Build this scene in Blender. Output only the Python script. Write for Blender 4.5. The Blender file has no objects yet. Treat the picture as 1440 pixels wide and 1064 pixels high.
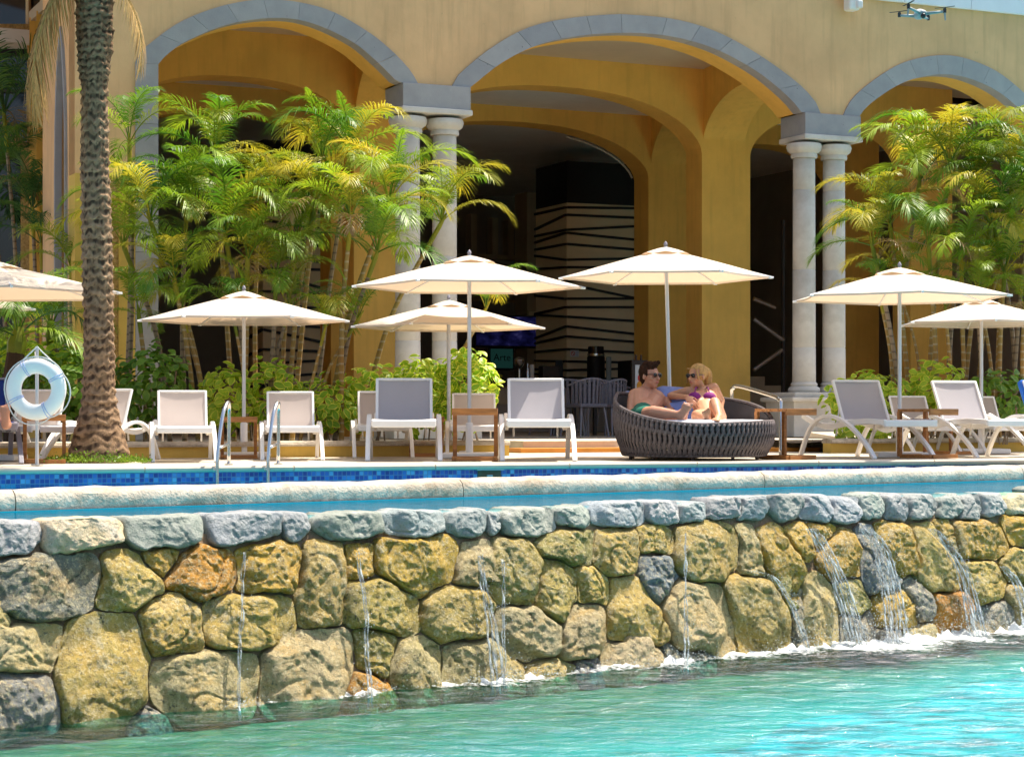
import bpy, bmesh, math, random
import numpy as np
from mathutils import Vector, Matrix, noise, Quaternion
R = math.radians
rnd = random.Random(7)
sc = bpy.context.scene
col = sc.collection

# ------------------------------------------------------------------ camera, sky, sun, exposure
FPX, HOR, CZ = 2800.0, 585.0, 0.39          # focal length in photo pixels, horizon row, eye height above the deck
cam_d = bpy.data.cameras.new('camera'); cam = bpy.data.objects.new('camera', cam_d); col.objects.link(cam)
cam.location = (0, 0, CZ); cam.rotation_euler = (R(90), 0, 0)
cam_d.sensor_width = 36; cam_d.lens = 36 * FPX / 1440; cam_d.shift_y = (HOR - 532) / 1440
cam_d.clip_start = .1; cam_d.clip_end = 800
sc.camera = cam
SUN_EL, SUN_AZ = R(67), math.atan2(.80, .60)
sun_vec = Vector((math.sin(SUN_AZ) * math.cos(SUN_EL), math.cos(SUN_AZ) * math.cos(SUN_EL), math.sin(SUN_EL)))
w = bpy.data.worlds.new('World'); sc.world = w; w.use_nodes = True
wn = w.node_tree; wn.nodes.clear()
sky = wn.nodes.new('ShaderNodeTexSky'); sky.sky_type = 'NISHITA'; sky.sun_disc = False
sky.sun_elevation = SUN_EL; sky.sun_rotation = SUN_AZ; sky.air_density = 1.0; sky.dust_density = 3.5; sky.ozone_density = .6
bg = wn.nodes.new('ShaderNodeBackground'); bg.inputs[1].default_value = .13
wo = wn.nodes.new('ShaderNodeOutputWorld')
wn.links.new(sky.outputs[0], bg.inputs[0]); wn.links.new(bg.outputs[0], wo.inputs[0])
sl = bpy.data.lights.new('sun', 'SUN'); sl.energy = 5.0; sl.angle = R(.6); sl.color = (1, .92, .79)
so = bpy.data.objects.new('sun', sl); col.objects.link(so); so.location = (0, 0, 30)
so.rotation_euler = (-sun_vec).to_track_quat('-Z', 'Y').to_euler()
sc.view_settings.view_transform = 'Standard'; sc.view_settings.look = 'None'
sc.view_settings.exposure = .84; sc.view_settings.gamma = 1
sc.render.engine = 'CYCLES'
sc.cycles.max_bounces = 12; sc.cycles.diffuse_bounces = 8; sc.cycles.glossy_bounces = 3
sc.cycles.transparent_max_bounces = 16; sc.cycles.transmission_bounces = 6
sc.cycles.use_denoising = True; sc.cycles.caustics_reflective = False; sc.cycles.caustics_refractive = False
sc.cycles.sample_clamp_indirect = 8

# ------------------------------------------------------------------ frames of reference
def P(px, py, Y): return Vector(((px - 720) / FPX * Y, Y, CZ + (HOR - py) / FPX * Y))
TH = R(24.5); UX = Vector((math.cos(TH), math.sin(TH), 0)); NX = Vector((-UX.y, UX.x, 0)); OF = Vector((-.986, 24, 0))
def W(s, v, z): return OF + UX * s + NX * v + Vector((0, 0, z))      # along the facade, into the building, up
def s_at(px, v=0):
    k = (px - 720) / FPX; o = OF + NX * v
    return (k * o.y - o.x) / (UX.x - k * UX.y)
def sz(px, py, v=0):
    s = s_at(px, v); Y = OF.y + UX.y * s + NX.y * v
    return s, CZ + (HOR - py) * Y / FPX

# ------------------------------------------------------------------ objects
def link(o, parent=None):
    col.objects.link(o)
    if parent is not None: o.parent = parent
    return o
def tag(o, label=None, cat=None, group=None, kind=None):
    if label: o['label'] = label
    if cat: o['category'] = cat
    if group: o['group'] = group
    if kind: o['kind'] = kind
    return o
def empty(name, loc=(0, 0, 0), rz=0, label=None, cat=None, group=None):
    o = bpy.data.objects.new(name, None); col.objects.link(o); o.empty_display_size = .1
    o.location = loc; o.rotation_euler = (0, 0, rz)
    return tag(o, label, cat, group)
def copy_tree(o, parent=None):
    c = o.copy(); col.objects.link(c); c.parent = parent
    for ch in list(o.children): copy_tree(ch, c)
    return c
class MB:
    def __init__(self): self.v = []; self.f = []; self.c = None
    def add(self, vs, fs):
        n = len(self.v); self.v += [tuple(p) for p in vs]; self.f += [tuple(n + i for i in f) for f in fs]; return self
    def box(self, c, s, M=None):
        c = Vector(c); vs = []
        for x in (-.5, .5):
            for y in (-.5, .5):
                for z in (-.5, .5):
                    p = Vector((x * s[0], y * s[1], z * s[2]))
                    if M is not None: p = M @ p
                    vs.append(c + p)
        return self.add(vs, [(0, 1, 3, 2), (4, 6, 7, 5), (0, 4, 5, 1), (2, 3, 7, 6), (0, 2, 6, 4), (1, 5, 7, 3)])
    def hexa(self, p):     # eight corners: 4 of the bottom ring, 4 of the top ring
        return self.add(p, [(3, 2, 1, 0), (4, 5, 6, 7), (0, 1, 5, 4), (1, 2, 6, 5), (2, 3, 7, 6), (3, 0, 4, 7)])
    def ub(self, s0, s1, v0, v1, z0, z1):
        return self.hexa([W(s0, v0, z0), W(s1, v0, z0), W(s1, v1, z0), W(s0, v1, z0), W(s0, v0, z1), W(s1, v0, z1), W(s1, v1, z1), W(s0, v1, z1)])
    def bar(self, a, b, wd, h, up=(0, 0, 1)):
        a = Vector(a); b = Vector(b); d = (b - a).normalized(); x = d.cross(Vector(up))
        if x.length < 1e-4: x = d.cross(Vector((1, 0, 0)))
        x.normalize(); u = x.cross(d)
        q = [(-wd / 2, -h / 2), (wd / 2, -h / 2), (wd / 2, h / 2), (-wd / 2, h / 2)]
        return self.hexa([a + x * i + u * j for i, j in q] + [b + x * i + u * j for i, j in q])
    def loft(self, rings, closed=True, caps=True):
        n = len(rings[0]); vs = [p for r in rings for p in r]; fs = []
        for i in range(len(rings) - 1):
            for j in range(n if closed else n - 1):
                k = (j + 1) % n
                fs.append((i * n + j, i * n + k, (i + 1) * n + k, (i + 1) * n + j))
        if caps and closed:
            fs.append(tuple(range(n - 1, -1, -1))); fs.append(tuple((len(rings) - 1) * n + j for j in range(n)))
        return self.add(vs, fs)
    def tube(self, pts, r, n=8, flat=1.0, caps=True):
        pts = [Vector(p) for p in pts]; rs = r if isinstance(r, (list, tuple)) else [r] * len(pts)
        rings = []; x = None
        for i, p in enumerate(pts):
            d = (pts[min(i + 1, len(pts) - 1)] - pts[max(i - 1, 0)]).normalized()
            if x is None:
                x = d.cross(Vector((0, 0, 1)))
                if x.length < 1e-3: x = Vector((1, 0, 0))
            x = (x - d * x.dot(d)).normalized(); y = d.cross(x)
            rings.append([p + x * math.cos(2 * math.pi * k / n) * rs[i] + y * math.sin(2 * math.pi * k / n) * rs[i] * flat for k in range(n)])
        return self.loft(rings, True, caps)
    def lathe(self, prof, c=(0, 0, 0), n=24):
        c = Vector(c)
        return self.loft([[c + Vector((r * math.cos(2 * math.pi * k / n), r * math.sin(2 * math.pi * k / n), z)) for k in range(n)] for r, z in prof])
    def ball(self, c, r, n=10, m=7, M=None, s=(1, 1, 1)):
        c = Vector(c); rings = []
        for i in range(m + 1):
            a = -math.pi / 2 + math.pi * i / m; ring = []
            for k in range(n):
                p = Vector((math.cos(a) * math.cos(2 * math.pi * k / n) * s[0], math.cos(a) * math.sin(2 * math.pi * k / n) * s[1], math.sin(a) * s[2])) * r
                if i in (0, m): p = Vector((1e-4 * math.cos(2 * math.pi * k / n), 1e-4 * math.sin(2 * math.pi * k / n), math.sin(a) * r * s[2]))
                if M is not None: p = M @ p
                ring.append(c + p)
            rings.append(ring)
        return self.loft(rings)
    def cone2(self, a, ra, b, rb, n=12):     # a tapered capsule
        a = Vector(a); b = Vector(b); d = b - a
        if d.length < 1e-5: return self.ball(a, max(ra, rb), n, 8)
        q = Vector((0, 0, 1)).rotation_difference(d.normalized()); L = d.length; prof = []
        for i in range(6): t = -math.pi / 2 + math.pi / 2 * i / 5; prof.append((max(ra * math.cos(t), 1e-4), ra * math.sin(t)))
        for i in range(6): t = math.pi / 2 * i / 5; prof.append((max(rb * math.cos(t), 1e-4), L + rb * math.sin(t)))
        return self.loft([[a + q @ Vector((r * math.cos(2 * math.pi * k / n), r * math.sin(2 * math.pi * k / n), z)) for k in range(n)] for r, z in prof])
    def mesh(self, name, mat=None, smooth=False):
        me = bpy.data.meshes.new(name); me.from_pydata(self.v, [], self.f); me.update()
        if mat is not None: me.materials.append(mat)
        bm = bmesh.new(); bm.from_mesh(me); bmesh.ops.recalc_face_normals(bm, faces=bm.faces); bm.to_mesh(me); bm.free()
        if self.c is not None:
            a = me.attributes.new('var', 'FLOAT', 'POINT'); a.data.foreach_set('value', self.c)
        if smooth:
            me.polygons.foreach_set('use_smooth', [True] * len(me.polygons))
            if smooth != 'all':
                try: me.set_sharp_from_angle(angle=R(40))
                except Exception: pass
        return me
    def build(self, name, mat=None, parent=None, smooth=False, bevel=0, kind=None):
        o = bpy.data.objects.new(name, self.mesh(name, mat, smooth)); link(o, parent)
        if bevel:
            m = o.modifiers.new('bevel', 'BEVEL'); m.width = bevel; m.segments = 2; m.limit_method = 'ANGLE'; m.angle_limit = R(50)
        if kind: o['kind'] = kind
        return o
def obj_from(me, name, parent=None, loc=None, M=None):
    o = bpy.data.objects.new(name, me); link(o, parent)
    if M is not None: o.matrix_local = M
    if loc is not None: o.location = loc
    return o
def catmull(pts, n=6):
    pts = [Vector(p) for p in pts]; q = [pts[0] * 2 - pts[1]] + pts + [pts[-1] * 2 - pts[-2]]; out = []
    for i in range(1, len(q) - 2):
        for k in range(n):
            t = k / n; a, b, c, d = q[i - 1], q[i], q[i + 1], q[i + 2]
            out.append(.5 * ((2 * b) + (c - a) * t + (2 * a - 5 * b + 4 * c - d) * t * t + (3 * b - a - 3 * c + d) * t ** 3))
    return out + [pts[-1]]

# ------------------------------------------------------------------ materials
MT = {}
class NT:
    def __init__(self, name):
        self.m = bpy.data.materials.new(name); self.m.use_nodes = True; self.t = self.m.node_tree; self.t.nodes.clear()
        self.out = self.t.nodes.new('ShaderNodeOutputMaterial')
    def n(self, t, **k):
        nd = self.t.nodes.new('ShaderNode' + t)
        for a, b in k.items():
            if a.startswith('i_'):
                key = a[2:]; key = int(key) if key.isdigit() else key.replace('_', ' ')
                if isinstance(b, tuple) and len(b) == 3 and nd.inputs[key].type == 'RGBA': b = (*b, 1)
                nd.inputs[key].default_value = b
            else: setattr(nd, a, b)
        return nd
    def l(self, a, b): self.t.links.new(a, b)
    def coord(self, kind='Object', scale=(1, 1, 1)):
        c = self.n('TexCoord'); mp = self.n('Mapping'); mp.inputs['Scale'].default_value = scale
        self.l(c.outputs[kind], mp.inputs[0]); return mp.outputs[0]
    def noise(self, vec, scale, detail=4, rough=.55, dist=0):
        n = self.n('TexNoise', i_Scale=scale, i_Detail=detail, i_Roughness=rough, i_Distortion=dist); self.l(vec, n.inputs['Vector']); return n.outputs['Fac']
    def ramp(self, fac, stops):
        r = self.n('ValToRGB'); e = r.color_ramp.elements
        while len(e) < len(stops): e.new(.5)
        for k, (p, c) in enumerate(stops): e[k].position = p; e[k].color = (*c, 1) if len(c) == 3 else c
        self.l(fac, r.inputs[0]); return r.outputs[0]
    def mix(self, fac, a, b, mode='MIX'):
        m = self.n('Mix', data_type='RGBA', blend_type=mode)
        for v, i in ((fac, 0), (a, 6), (b, 7)):
            if isinstance(v, tuple): m.inputs[i].default_value = (*v, 1)[:4]
            elif isinstance(v, (int, float)): m.inputs[i].default_value = v
            else: self.l(v, m.inputs[i])
        return m.outputs[2]
    def bump(self, h, strength=.3, dist=.02, nrm=None):
        b = self.n('Bump'); b.inputs['Strength'].default_value = strength; b.inputs['Distance'].default_value = dist; self.l(h, b.inputs['Height'])
        if nrm is not None: self.l(nrm, b.inputs['Normal'])
        return b.outputs[0]
    def pbr(self, color, rough=.7, nrm=None, **k):
        p = self.n('BsdfPrincipled')
        if isinstance(color, tuple): p.inputs['Base Color'].default_value = (*color, 1)
        else: self.l(color, p.inputs['Base Color'])
        if isinstance(rough, (int, float)): p.inputs['Roughness'].default_value = rough
        else: self.l(rough, p.inputs['Roughness'])
        for a, b in k.items():
            key = a.replace('_', ' ')
            if isinstance(b, (int, float, tuple)): p.inputs[key].default_value = b
            else: self.l(b, p.inputs[key])
        if nrm is not None: self.l(nrm, p.inputs['Normal'])
        return p.outputs[0]
    def done(self, sh, disp=None): self.l(sh, self.out.inputs[0]); return self.m
def simple(name, c, rough=.6, var=.15, scale=6, bump=.15, bscale=60, bdist=.004, metal=0, coords='Object', spec=.4, stretch=(1, 1, 1), dirt_or_ripple=None):
    t = NT(name); v = t.coord(coords, stretch)
    n1 = t.noise(v, scale, 5, .6)
    a = tuple(max(0, x * (1 - var)) for x in c); b = tuple(min(1, x * (1 + var)) for x in c)
    cc = t.ramp(n1, [(.3, a), (.7, b)])
    if dirt_or_ripple: cc = t.mix(t.ramp(t.noise(v, scale * .35, 6, .65), [(.48, (0, 0, 0)), (.68, (1, 1, 1))]), cc, dirt_or_ripple)
    nb = t.bump(t.noise(v, bscale, 4, .6), bump, bdist) if bump else None
    MT[name] = t.done(t.pbr(cc, rough, nb, Metallic=metal, Specular_IOR_Level=spec)); return MT[name]
# plaster on the facade: faint vertical streaks and rain marks, sand grain
def plaster(name, c, var=.1, grain=90, gb=.25, streak=.5, stain=(.3, .22, .12)):
    t = NT(name); v = t.coord('Object'); vs = t.coord('Object', (3.2, 3.2, .28))
    a = tuple(x * (1 - var) for x in c); b = tuple(min(1, x * (1 + var)) for x in c)
    cc = t.ramp(t.noise(v, 1.3, 6, .6), [(.3, a), (.7, b)])
    st = t.ramp(t.noise(vs, 3.0, 6, .62), [(.5, (0, 0, 0)), (.8, (streak, streak, streak))])
    cc = t.mix(st, cc, tuple(x * .72 for x in c))
    sp = t.ramp(t.noise(v, 7, 5, .7), [(.68, (0, 0, 0)), (.76, (.5, .5, .5))])
    cc = t.mix(sp, cc, stain)
    nb = t.bump(t.noise(v, grain, 4, .65), gb, .006); nb = t.bump(t.noise(v, 5, 4, .5), .25, .03, nb)
    MT[name] = t.done(t.pbr(cc, .85, nb, Specular_IOR_Level=.2)); return MT[name]
plaster('tan_plaster', (.74, .465, .235), .12, streak=.7)
plaster('mustard_plaster', (.80, .48, .11), .12)
plaster('cream_ceiling', (.62, .52, .38), .06, streak=.2)
plaster('grey_ceiling', (.80, .76, .72), .06, streak=.2)
plaster('ochre_wall', (.62, .42, .10), .12)
# coarse thrown stucco
t = NT('rough_stucco'); v = t.coord('Object'); vo = t.n('TexVoronoi', i_Scale=34.); t.l(v, vo.inputs['Vector'])
cc = t.ramp(t.noise(v, 26, 4, .7), [(.3, (.34, .2, .06)), (.65, (.66, .44, .17))])
nb = t.bump(t.noise(v, 38, 5, .7), .9, .03); nb = t.bump(vo.outputs[0], .6, .02, nb)
MT['rough_stucco'] = t.done(t.pbr(cc, .9, nb, Specular_IOR_Level=.15))
# volcanic arch stone with dark pits
t = NT('arch_stone'); v = t.coord('Object'); oi = t.n('ObjectInfo')
cc = t.ramp(t.noise(v, 5, 6, .6), [(.25, (.30, .295, .30)), (.75, (.42, .41, .41))])
cc = t.mix(.35, cc, t.ramp(oi.outputs['Random'], [(0, (.24, .25, .29)), (1, (.42, .41, .41))]))
pits = t.ramp(t.noise(v, 26, 3, .6), [(.70, (0, 0, 0)), (.76, (1, 1, 1))])
cc = t.mix(pits, cc, (.12, .12, .14)); wh = t.ramp(t.noise(v, 11, 5, .7), [(.66, (0, 0, 0)), (.8, (.4, .4, .4))])
cc = t.mix(wh, cc, (.52, .5, .46))
MT['arch_stone'] = t.done(t.pbr(cc, .85, t.bump(t.noise(v, 60, 4, .7), .35, .006), Specular_IOR_Level=.2))
simple('column_stone', (.60, .57, .52), .8, .12, 3, .2, 70, .005, dirt_or_ripple=(.42, .38, .32))
simple('cream_stone', (.56, .49, .39), .75, .12, 4, .25, 60, .006, dirt_or_ripple=(.5, .43, .34))
simple('deck_stone', (.52, .45, .35), .7, .1, 3, .2, 50, .005, dirt_or_ripple=(.52, .44, .35))
simple('lip_stone', (.52, .46, .37), .8, .2, 9, .6, 38, .02, dirt_or_ripple=(.33, .26, .18))
simple('soil', (.06, .04, .025), .95, .4, 12, .8, 30, .03)
simple('white_paint', (.80, .79, .77), .38, .03, 5, .05, 80, .002)
simple('grey_paint', (.22, .21, .25), .4, .05, 5, .05, 80)
simple('pole_metal', (.62, .63, .66), .35, .05, 8, 0, metal=.6)
simple('steel', (.62, .62, .62), .22, .05, 10, 0, metal=.95)
simple('wood', (.36, .15, .04), .5, .35, 5, .3, 40, .004, stretch=(1, 8, 8))
simple('orange_wood', (.62, .24, .03), .5, .15, 4, .2, 40)
simple('dark_brown', (.05, .032, .025), .5, .2, 6, 0)
simple('black', (.012, .011, .012), .45, .2, 6, 0)
simple('charcoal', (.045, .04, .042), .7, .2, 6, .1)
simple('interior_beige', (.45, .36, .25), .85, .08, 2, .1)
simple('interior_dark', (.34, .29, .25), .9, .1, 2, 0)
simple('interior_floor', (.62, .54, .43), .35, .1, 2, 0)
simple('slat_panel', (.80, .66, .45), .7, .06, 3, .05)
simple('navy', (.012, .03, .16), .85, .2, 12, .3, 150)
simple('blue_cushion', (.20, .27, .55), .9, .15, 14, .3, 200)
simple('towel_blue', (.02, .12, .50), .9, .2, 14, .4, 200)
simple('mattress', (.76, .78, .82), .9, .04, 8, .25, 250, .003)
simple('rope_weave', (.115, .095, .095), .8, .3, 30, .5, 220, .004)
simple('chair_rope', (.16, .15, .18), .8, .2, 30, .3, 200)
simple('buoy_white', (.88, .86, .82), .35, .03, 6, 0)
simple('rope_white', (.7, .68, .64), .9, .1, 60, .4, 200)
simple('strap_blue', (.42, .48, .75), .7, .05, 6, 0)
simple('hair_brown', (.035, .016, .009), .85, .4, 30, .6, 90, .01, spec=.08)
simple('hair_blond', (.46, .26, .085), .75, .35, 40, .6, 90, .01, stretch=(1, 1, .3))
simple('green_shorts', (.005, .13, .085), .85, .15, 14, .3, 160)
simple('magenta_cloth', (.20, .01, .16), .75, .12, 14, .2, 160)
simple('lens', (.006, .006, .008), .12, .1, 6, 0, spec=.6)
simple('drone_grey', (.30, .36, .38), .45, .08, 10, 0)
simple('tan_canopy_white', (.80, .84, .90), .5, .03, 4, 0)
simple('dead_frond', (.42, .25, .075), .85, .3, 20, 0)
simple('skimmer', (.11, .075, .045), .7, .2, 10, 0)
simple('paper_white', (.75, .75, .76), .6, .02, 5, 0)
simple('sign_orange', (.75, .32, .03), .6, .05, 5, 0)
simple('sign_red', (.6, .05, .04), .6, .05, 5, 0)
simple('cup_red', (.4, .04, .03), .4, .05, 5, 0)
simple('fruit', (.6, .5, .05), .5, .05, 5, 0)
def skin(name, c):
    t = NT(name); v = t.coord('Object')
    cc = t.ramp(t.noise(v, 9, 4), [(.3, tuple(x * .9 for x in c)), (.7, tuple(min(1, x * 1.08) for x in c))])
    MT[name] = t.done(t.pbr(cc, .48, t.bump(t.noise(v, 160, 3), .12, .002), Subsurface_Weight=.12, Subsurface_Radius=(.02, .008, .004), Specular_IOR_Level=.4))
skin('skin_man', (.50, .24, .15)); skin('skin_woman', (.56, .28, .155)); skin('skin_sole', (.72, .42, .34)); skin('lip_pink', (.45, .13, .11))
# canvas and mesh slings let part of the light through
def cloth(name, c, tr, amt, scale=300, bump=.1):
    t = NT(name); v = t.coord('Object')
    cc = t.ramp(t.noise(v, 3, 5), [(.3, tuple(x * .93 for x in c)), (.7, c)])
    d = t.n('BsdfDiffuse'); t.l(cc, d.inputs[0]); nb = t.bump(t.noise(v, scale, 2), bump, .003); t.l(nb, d.inputs['Normal'])
    tl = t.n('BsdfTranslucent', i_Color=tr); mx = t.n('MixShader', i_0=amt); t.l(d.outputs[0], mx.inputs[1]); t.l(tl.outputs[0], mx.inputs[2])
    MT[name] = t.done(mx.outputs[0]); return MT[name]
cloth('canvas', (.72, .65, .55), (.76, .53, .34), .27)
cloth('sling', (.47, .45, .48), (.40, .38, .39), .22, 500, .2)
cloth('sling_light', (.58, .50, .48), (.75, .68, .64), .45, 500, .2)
# leaves
def leaf(name, a, b, tr, amt=.4, attr=False, edge=None):
    t = NT(name); v = t.coord('Object'); oi = t.n('ObjectInfo')
    n1 = t.noise(v, 4, 4, .6)
    ad = t.n('Math', operation='ADD'); t.l(n1, ad.inputs[0]); m2 = t.n('Math', operation='MULTIPLY_ADD', i_1=.7, i_2=-.35); t.l(oi.outputs['Random'], m2.inputs[0]); t.l(m2.outputs[0], ad.inputs[1])
    cc = t.ramp(ad.outputs[0], [(.2, a), (.8, b)])
    if attr:
        at = t.n('Attribute', attribute_name='var')
        cc = t.mix(t.ramp(at.outputs['Fac'], [(.25, (0, 0, 0)), (.85, (1, 1, 1))]), cc, edge)
    p = t.pbr(cc, .42, None, Specular_IOR_Level=.35)
    tl = t.n('BsdfTranslucent'); t.l(t.mix(1.0, cc, tr, 'MULTIPLY'), tl.inputs[0])
    mx = t.n('MixShader', i_0=amt); t.l(p, mx.inputs[1]); t.l(tl.outputs[0], mx.inputs[2])
    MT[name] = t.done(mx.outputs[0])
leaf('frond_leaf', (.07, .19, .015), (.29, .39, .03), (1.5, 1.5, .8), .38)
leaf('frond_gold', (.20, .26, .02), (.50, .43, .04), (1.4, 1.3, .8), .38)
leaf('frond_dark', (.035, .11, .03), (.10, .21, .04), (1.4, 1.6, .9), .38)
leaf('frond_dry', (.30, .20, .08), (.50, .38, .18), (1.2, 1.1, .9), .35)
leaf('shrub_leaf', (.18, .38, .02), (.42, .56, .04), (1.5, 1.6, .8), .40, True, (.80, .76, .12))
leaf('shrub_deep', (.05, .15, .02), (.15, .29, .03), (1.5, 1.6, .8), .35, True, (.22, .32, .04))
leaf('cover_leaf', (.07, .15, .015), (.25, .34, .03), (1.4, 1.5, .8), .35)
# stems of the cane palms: rings, from green through orange to grey
def stemmat(name, a, b, ring):
    t = NT(name); v = t.coord('Object'); oi = t.n('ObjectInfo')
    cc = t.ramp(t.noise(v, 1.6, 4), [(.3, a), (.7, b)])
    wv = t.n('TexWave', wave_type='BANDS', bands_direction='Z', i_Scale=3.6, i_Distortion=.6, i_Detail=1.); t.l(v, wv.inputs[0])
    cc = t.mix(t.ramp(wv.outputs['Fac'], [(.8, (0, 0, 0)), (.97, (1, 1, 1))]), cc, ring)
    MT[name] = t.done(t.pbr(cc, .55, t.bump(wv.outputs['Fac'], .5, .008)))
stemmat('cane_orange', (.34, .16, .03), (.30, .24, .06), (.42, .33, .2))
stemmat('cane_grey', (.22, .16, .10), (.34, .24, .14), (.12, .08, .05))
simple('branch', (.30, .22, .14), .8, .25, 9, .4, 40, .01)
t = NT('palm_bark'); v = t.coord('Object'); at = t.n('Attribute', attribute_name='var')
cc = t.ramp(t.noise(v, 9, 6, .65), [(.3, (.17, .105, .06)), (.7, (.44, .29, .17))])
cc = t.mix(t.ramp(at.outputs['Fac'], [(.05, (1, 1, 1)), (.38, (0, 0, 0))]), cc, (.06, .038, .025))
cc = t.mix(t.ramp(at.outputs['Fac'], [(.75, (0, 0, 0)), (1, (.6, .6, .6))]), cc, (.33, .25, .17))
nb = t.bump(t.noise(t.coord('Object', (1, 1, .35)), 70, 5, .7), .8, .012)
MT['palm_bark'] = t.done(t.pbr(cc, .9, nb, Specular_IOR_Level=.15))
# wall stones: colour of each stone comes from the object, mottled with lichen, grit and mineral crust
t = NT('wall_stone'); v = t.coord('Object'); oi = t.n('ObjectInfo')
ob = oi.outputs['Color']
n1 = t.noise(v, 6, 8, .72); n2 = t.noise(v, 3.0, 6, .65, .4); n3 = t.noise(v, 44, 6, .82)
cc = t.mix(t.ramp(n1, [(.35, (1, 1, 1)), (.62, (0, 0, 0))]), ob, t.mix(1.0, ob, (.50, .52, .52), 'MULTIPLY'))
cc = t.mix(t.ramp(n2, [(.56, (0, 0, 0)), (.70, (.55, .55, .55))]), cc, t.mix(.6, ob, (.36, .38, .36)))
cc = t.mix(t.ramp(t.noise(v, 4.2, 7, .7, .6), [(.50, (0, 0, 0)), (.64, (.75, .75, .75))]), cc, t.mix(.6, ob, (.60, .34, .04)))
cc = t.mix(t.ramp(t.noise(v, 5.5, 7, .75), [(.55, (0, 0, 0)), (.68, (.6, .6, .6))]), cc, (.76, .68, .48))
cc = t.mix(t.ramp(t.noise(v, 3.4, 5, .7), [(.6, (0, 0, 0)), (.74, (.4, .4, .4))]), cc, (.26, .27, .2))
cc = t.mix(t.ramp(n3, [(.51, (0, 0, 0)), (.59, (.72, .72, .72))]), cc, (.84, .71, .40))
cc = t.mix(t.ramp(t.noise(v, 36, 5, .8), [(.34, (.9, .9, .9)), (.46, (0, 0, 0))]), cc, (.07, .065, .045))
nb = t.bump(t.noise(v, 95, 4, .7), .7, .012); nb = t.bump(n3, 1.0, .03, nb); nb = t.bump(n1, .6, .05, nb)
MT['wall_stone'] = t.done(t.pbr(cc, t.ramp(n2, [(.3, (.28, .28, .28)), (.7, (.6, .6, .6))]), nb, Specular_IOR_Level=.45))
t = NT('coping_stone'); v = t.coord('Object'); oi = t.n('ObjectInfo'); ob = oi.outputs['Color']
n1 = t.noise(v, 7, 8, .7); n3 = t.noise(v, 36, 6, .75)
cc = t.mix(t.ramp(n1, [(.45, (0, 0, 0)), (.68, (.7, .7, .7))]), ob, (.52, .51, .46))
cc = t.mix(t.ramp(n3, [(.35, (.7, .7, .7)), (.47, (0, 0, 0))]), cc, (.14, .17, .16))
nb = t.bump(n3, .8, .016); nb = t.bump(n1, .8, .05, nb)
MT['coping_stone'] = t.done(t.pbr(cc, .75, nb))
simple('mortar', (.26, .18, .11), .85, .3, 9, .9, 30, .03, dirt_or_ripple=(.09, .06, .04))
# mosaic band of the pool
t = NT('mosaic'); v = t.coord('UV')
br = t.n('TexBrick', offset=0., squash=1., i_Scale=1., i_Mortar_Size=.08, i_Brick_Width=1., i_Row_Height=1., i_Bias=0.)
br.inputs['Color1'].default_value = (.0, .0, .0, 1); br.inputs['Color2'].default_value = (1, 1, 1, 1); br.inputs['Mortar'].default_value = (.5, .5, .5, 1); t.l(v, br.inputs[0])
fl = t.n('VectorMath', operation='FLOOR'); t.l(v, fl.inputs[0]); wh = t.n('TexWhiteNoise', noise_dimensions='2D'); t.l(fl.outputs[0], wh.inputs['Vector'])
cc = t.ramp(wh.outputs['Value'], [(0, (.008, .05, .26)), (.45, (.012, .085, .40)), (.75, (.02, .17, .55)), (1, (.14, .42, .72))])
cc = t.mix(br.outputs['Fac'], cc, (.10, .22, .40))
MT['mosaic'] = t.done(t.pbr(cc, .15, None))
# water: Fresnel mirror over a tinted clear body, so sun reaches the basin floor
def water(name, tint, bscale, bstr, ior=1.33, bd=.05, stretch=(1, 1, 1), gain=1.):
    t = NT(name); v = t.coord('Object', stretch)
    nb = t.bump(t.noise(v, bscale, 5, .6, .5), bstr, bd)
    tr = t.n('BsdfTransparent', i_Color=tint); gl = t.n('BsdfGlossy', i_Roughness=.012); t.l(nb, gl.inputs['Normal'])
    fr = t.n('Fresnel', i_IOR=ior); t.l(nb, fr.inputs['Normal']); fm = t.n('Math', operation='MULTIPLY', i_1=gain); t.l(fr.outputs[0], fm.inputs[0])
    mx = t.n('MixShader'); t.l(fm.outputs[0], mx.inputs[0]); t.l(tr.outputs[0], mx.inputs[1]); t.l(gl.outputs[0], mx.inputs[2])
    MT[name] = t.done(mx.outputs[0])
water('lower_water', (.34, .86, .88), 4.5, .6, 1.33, .06, (1, 2.4, 1), .38)
water('upper_water', (.45, .85, .95), 3.5, .3, 1.12, .04, gain=.6)
simple('basin_lower', (.010, .30, .34), .8, .8, 4.0, .1, dirt_or_ripple=(.06, .62, .66), stretch=(1, 2, 1))  # paler stretched patches paint rippling light onto the turquoise floor
t = NT('ledge_wall_reflection'); v = t.coord('Object', (1, 2, 1)); at_ = t.n('Attribute', attribute_name='var')  # shallow floor whose olive fade is the rock wall's reflection, painted in
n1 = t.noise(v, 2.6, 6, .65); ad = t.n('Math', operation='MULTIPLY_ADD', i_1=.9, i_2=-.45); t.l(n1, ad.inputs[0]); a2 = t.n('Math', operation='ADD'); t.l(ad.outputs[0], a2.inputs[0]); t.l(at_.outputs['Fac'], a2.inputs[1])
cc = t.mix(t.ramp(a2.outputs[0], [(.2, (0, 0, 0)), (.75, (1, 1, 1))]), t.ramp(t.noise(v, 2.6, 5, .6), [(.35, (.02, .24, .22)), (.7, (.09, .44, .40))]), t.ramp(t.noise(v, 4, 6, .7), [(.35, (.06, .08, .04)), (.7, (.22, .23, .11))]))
MT['ledge_wall_reflection'] = t.done(t.pbr(cc, .8, t.bump(n1, .4, .03)))
simple('basin_upper', (.015, .50, .58), .8, .05, 1.5, 0)
t = NT('fall_water'); v = t.coord('Object', (1, 1, .25))
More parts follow.
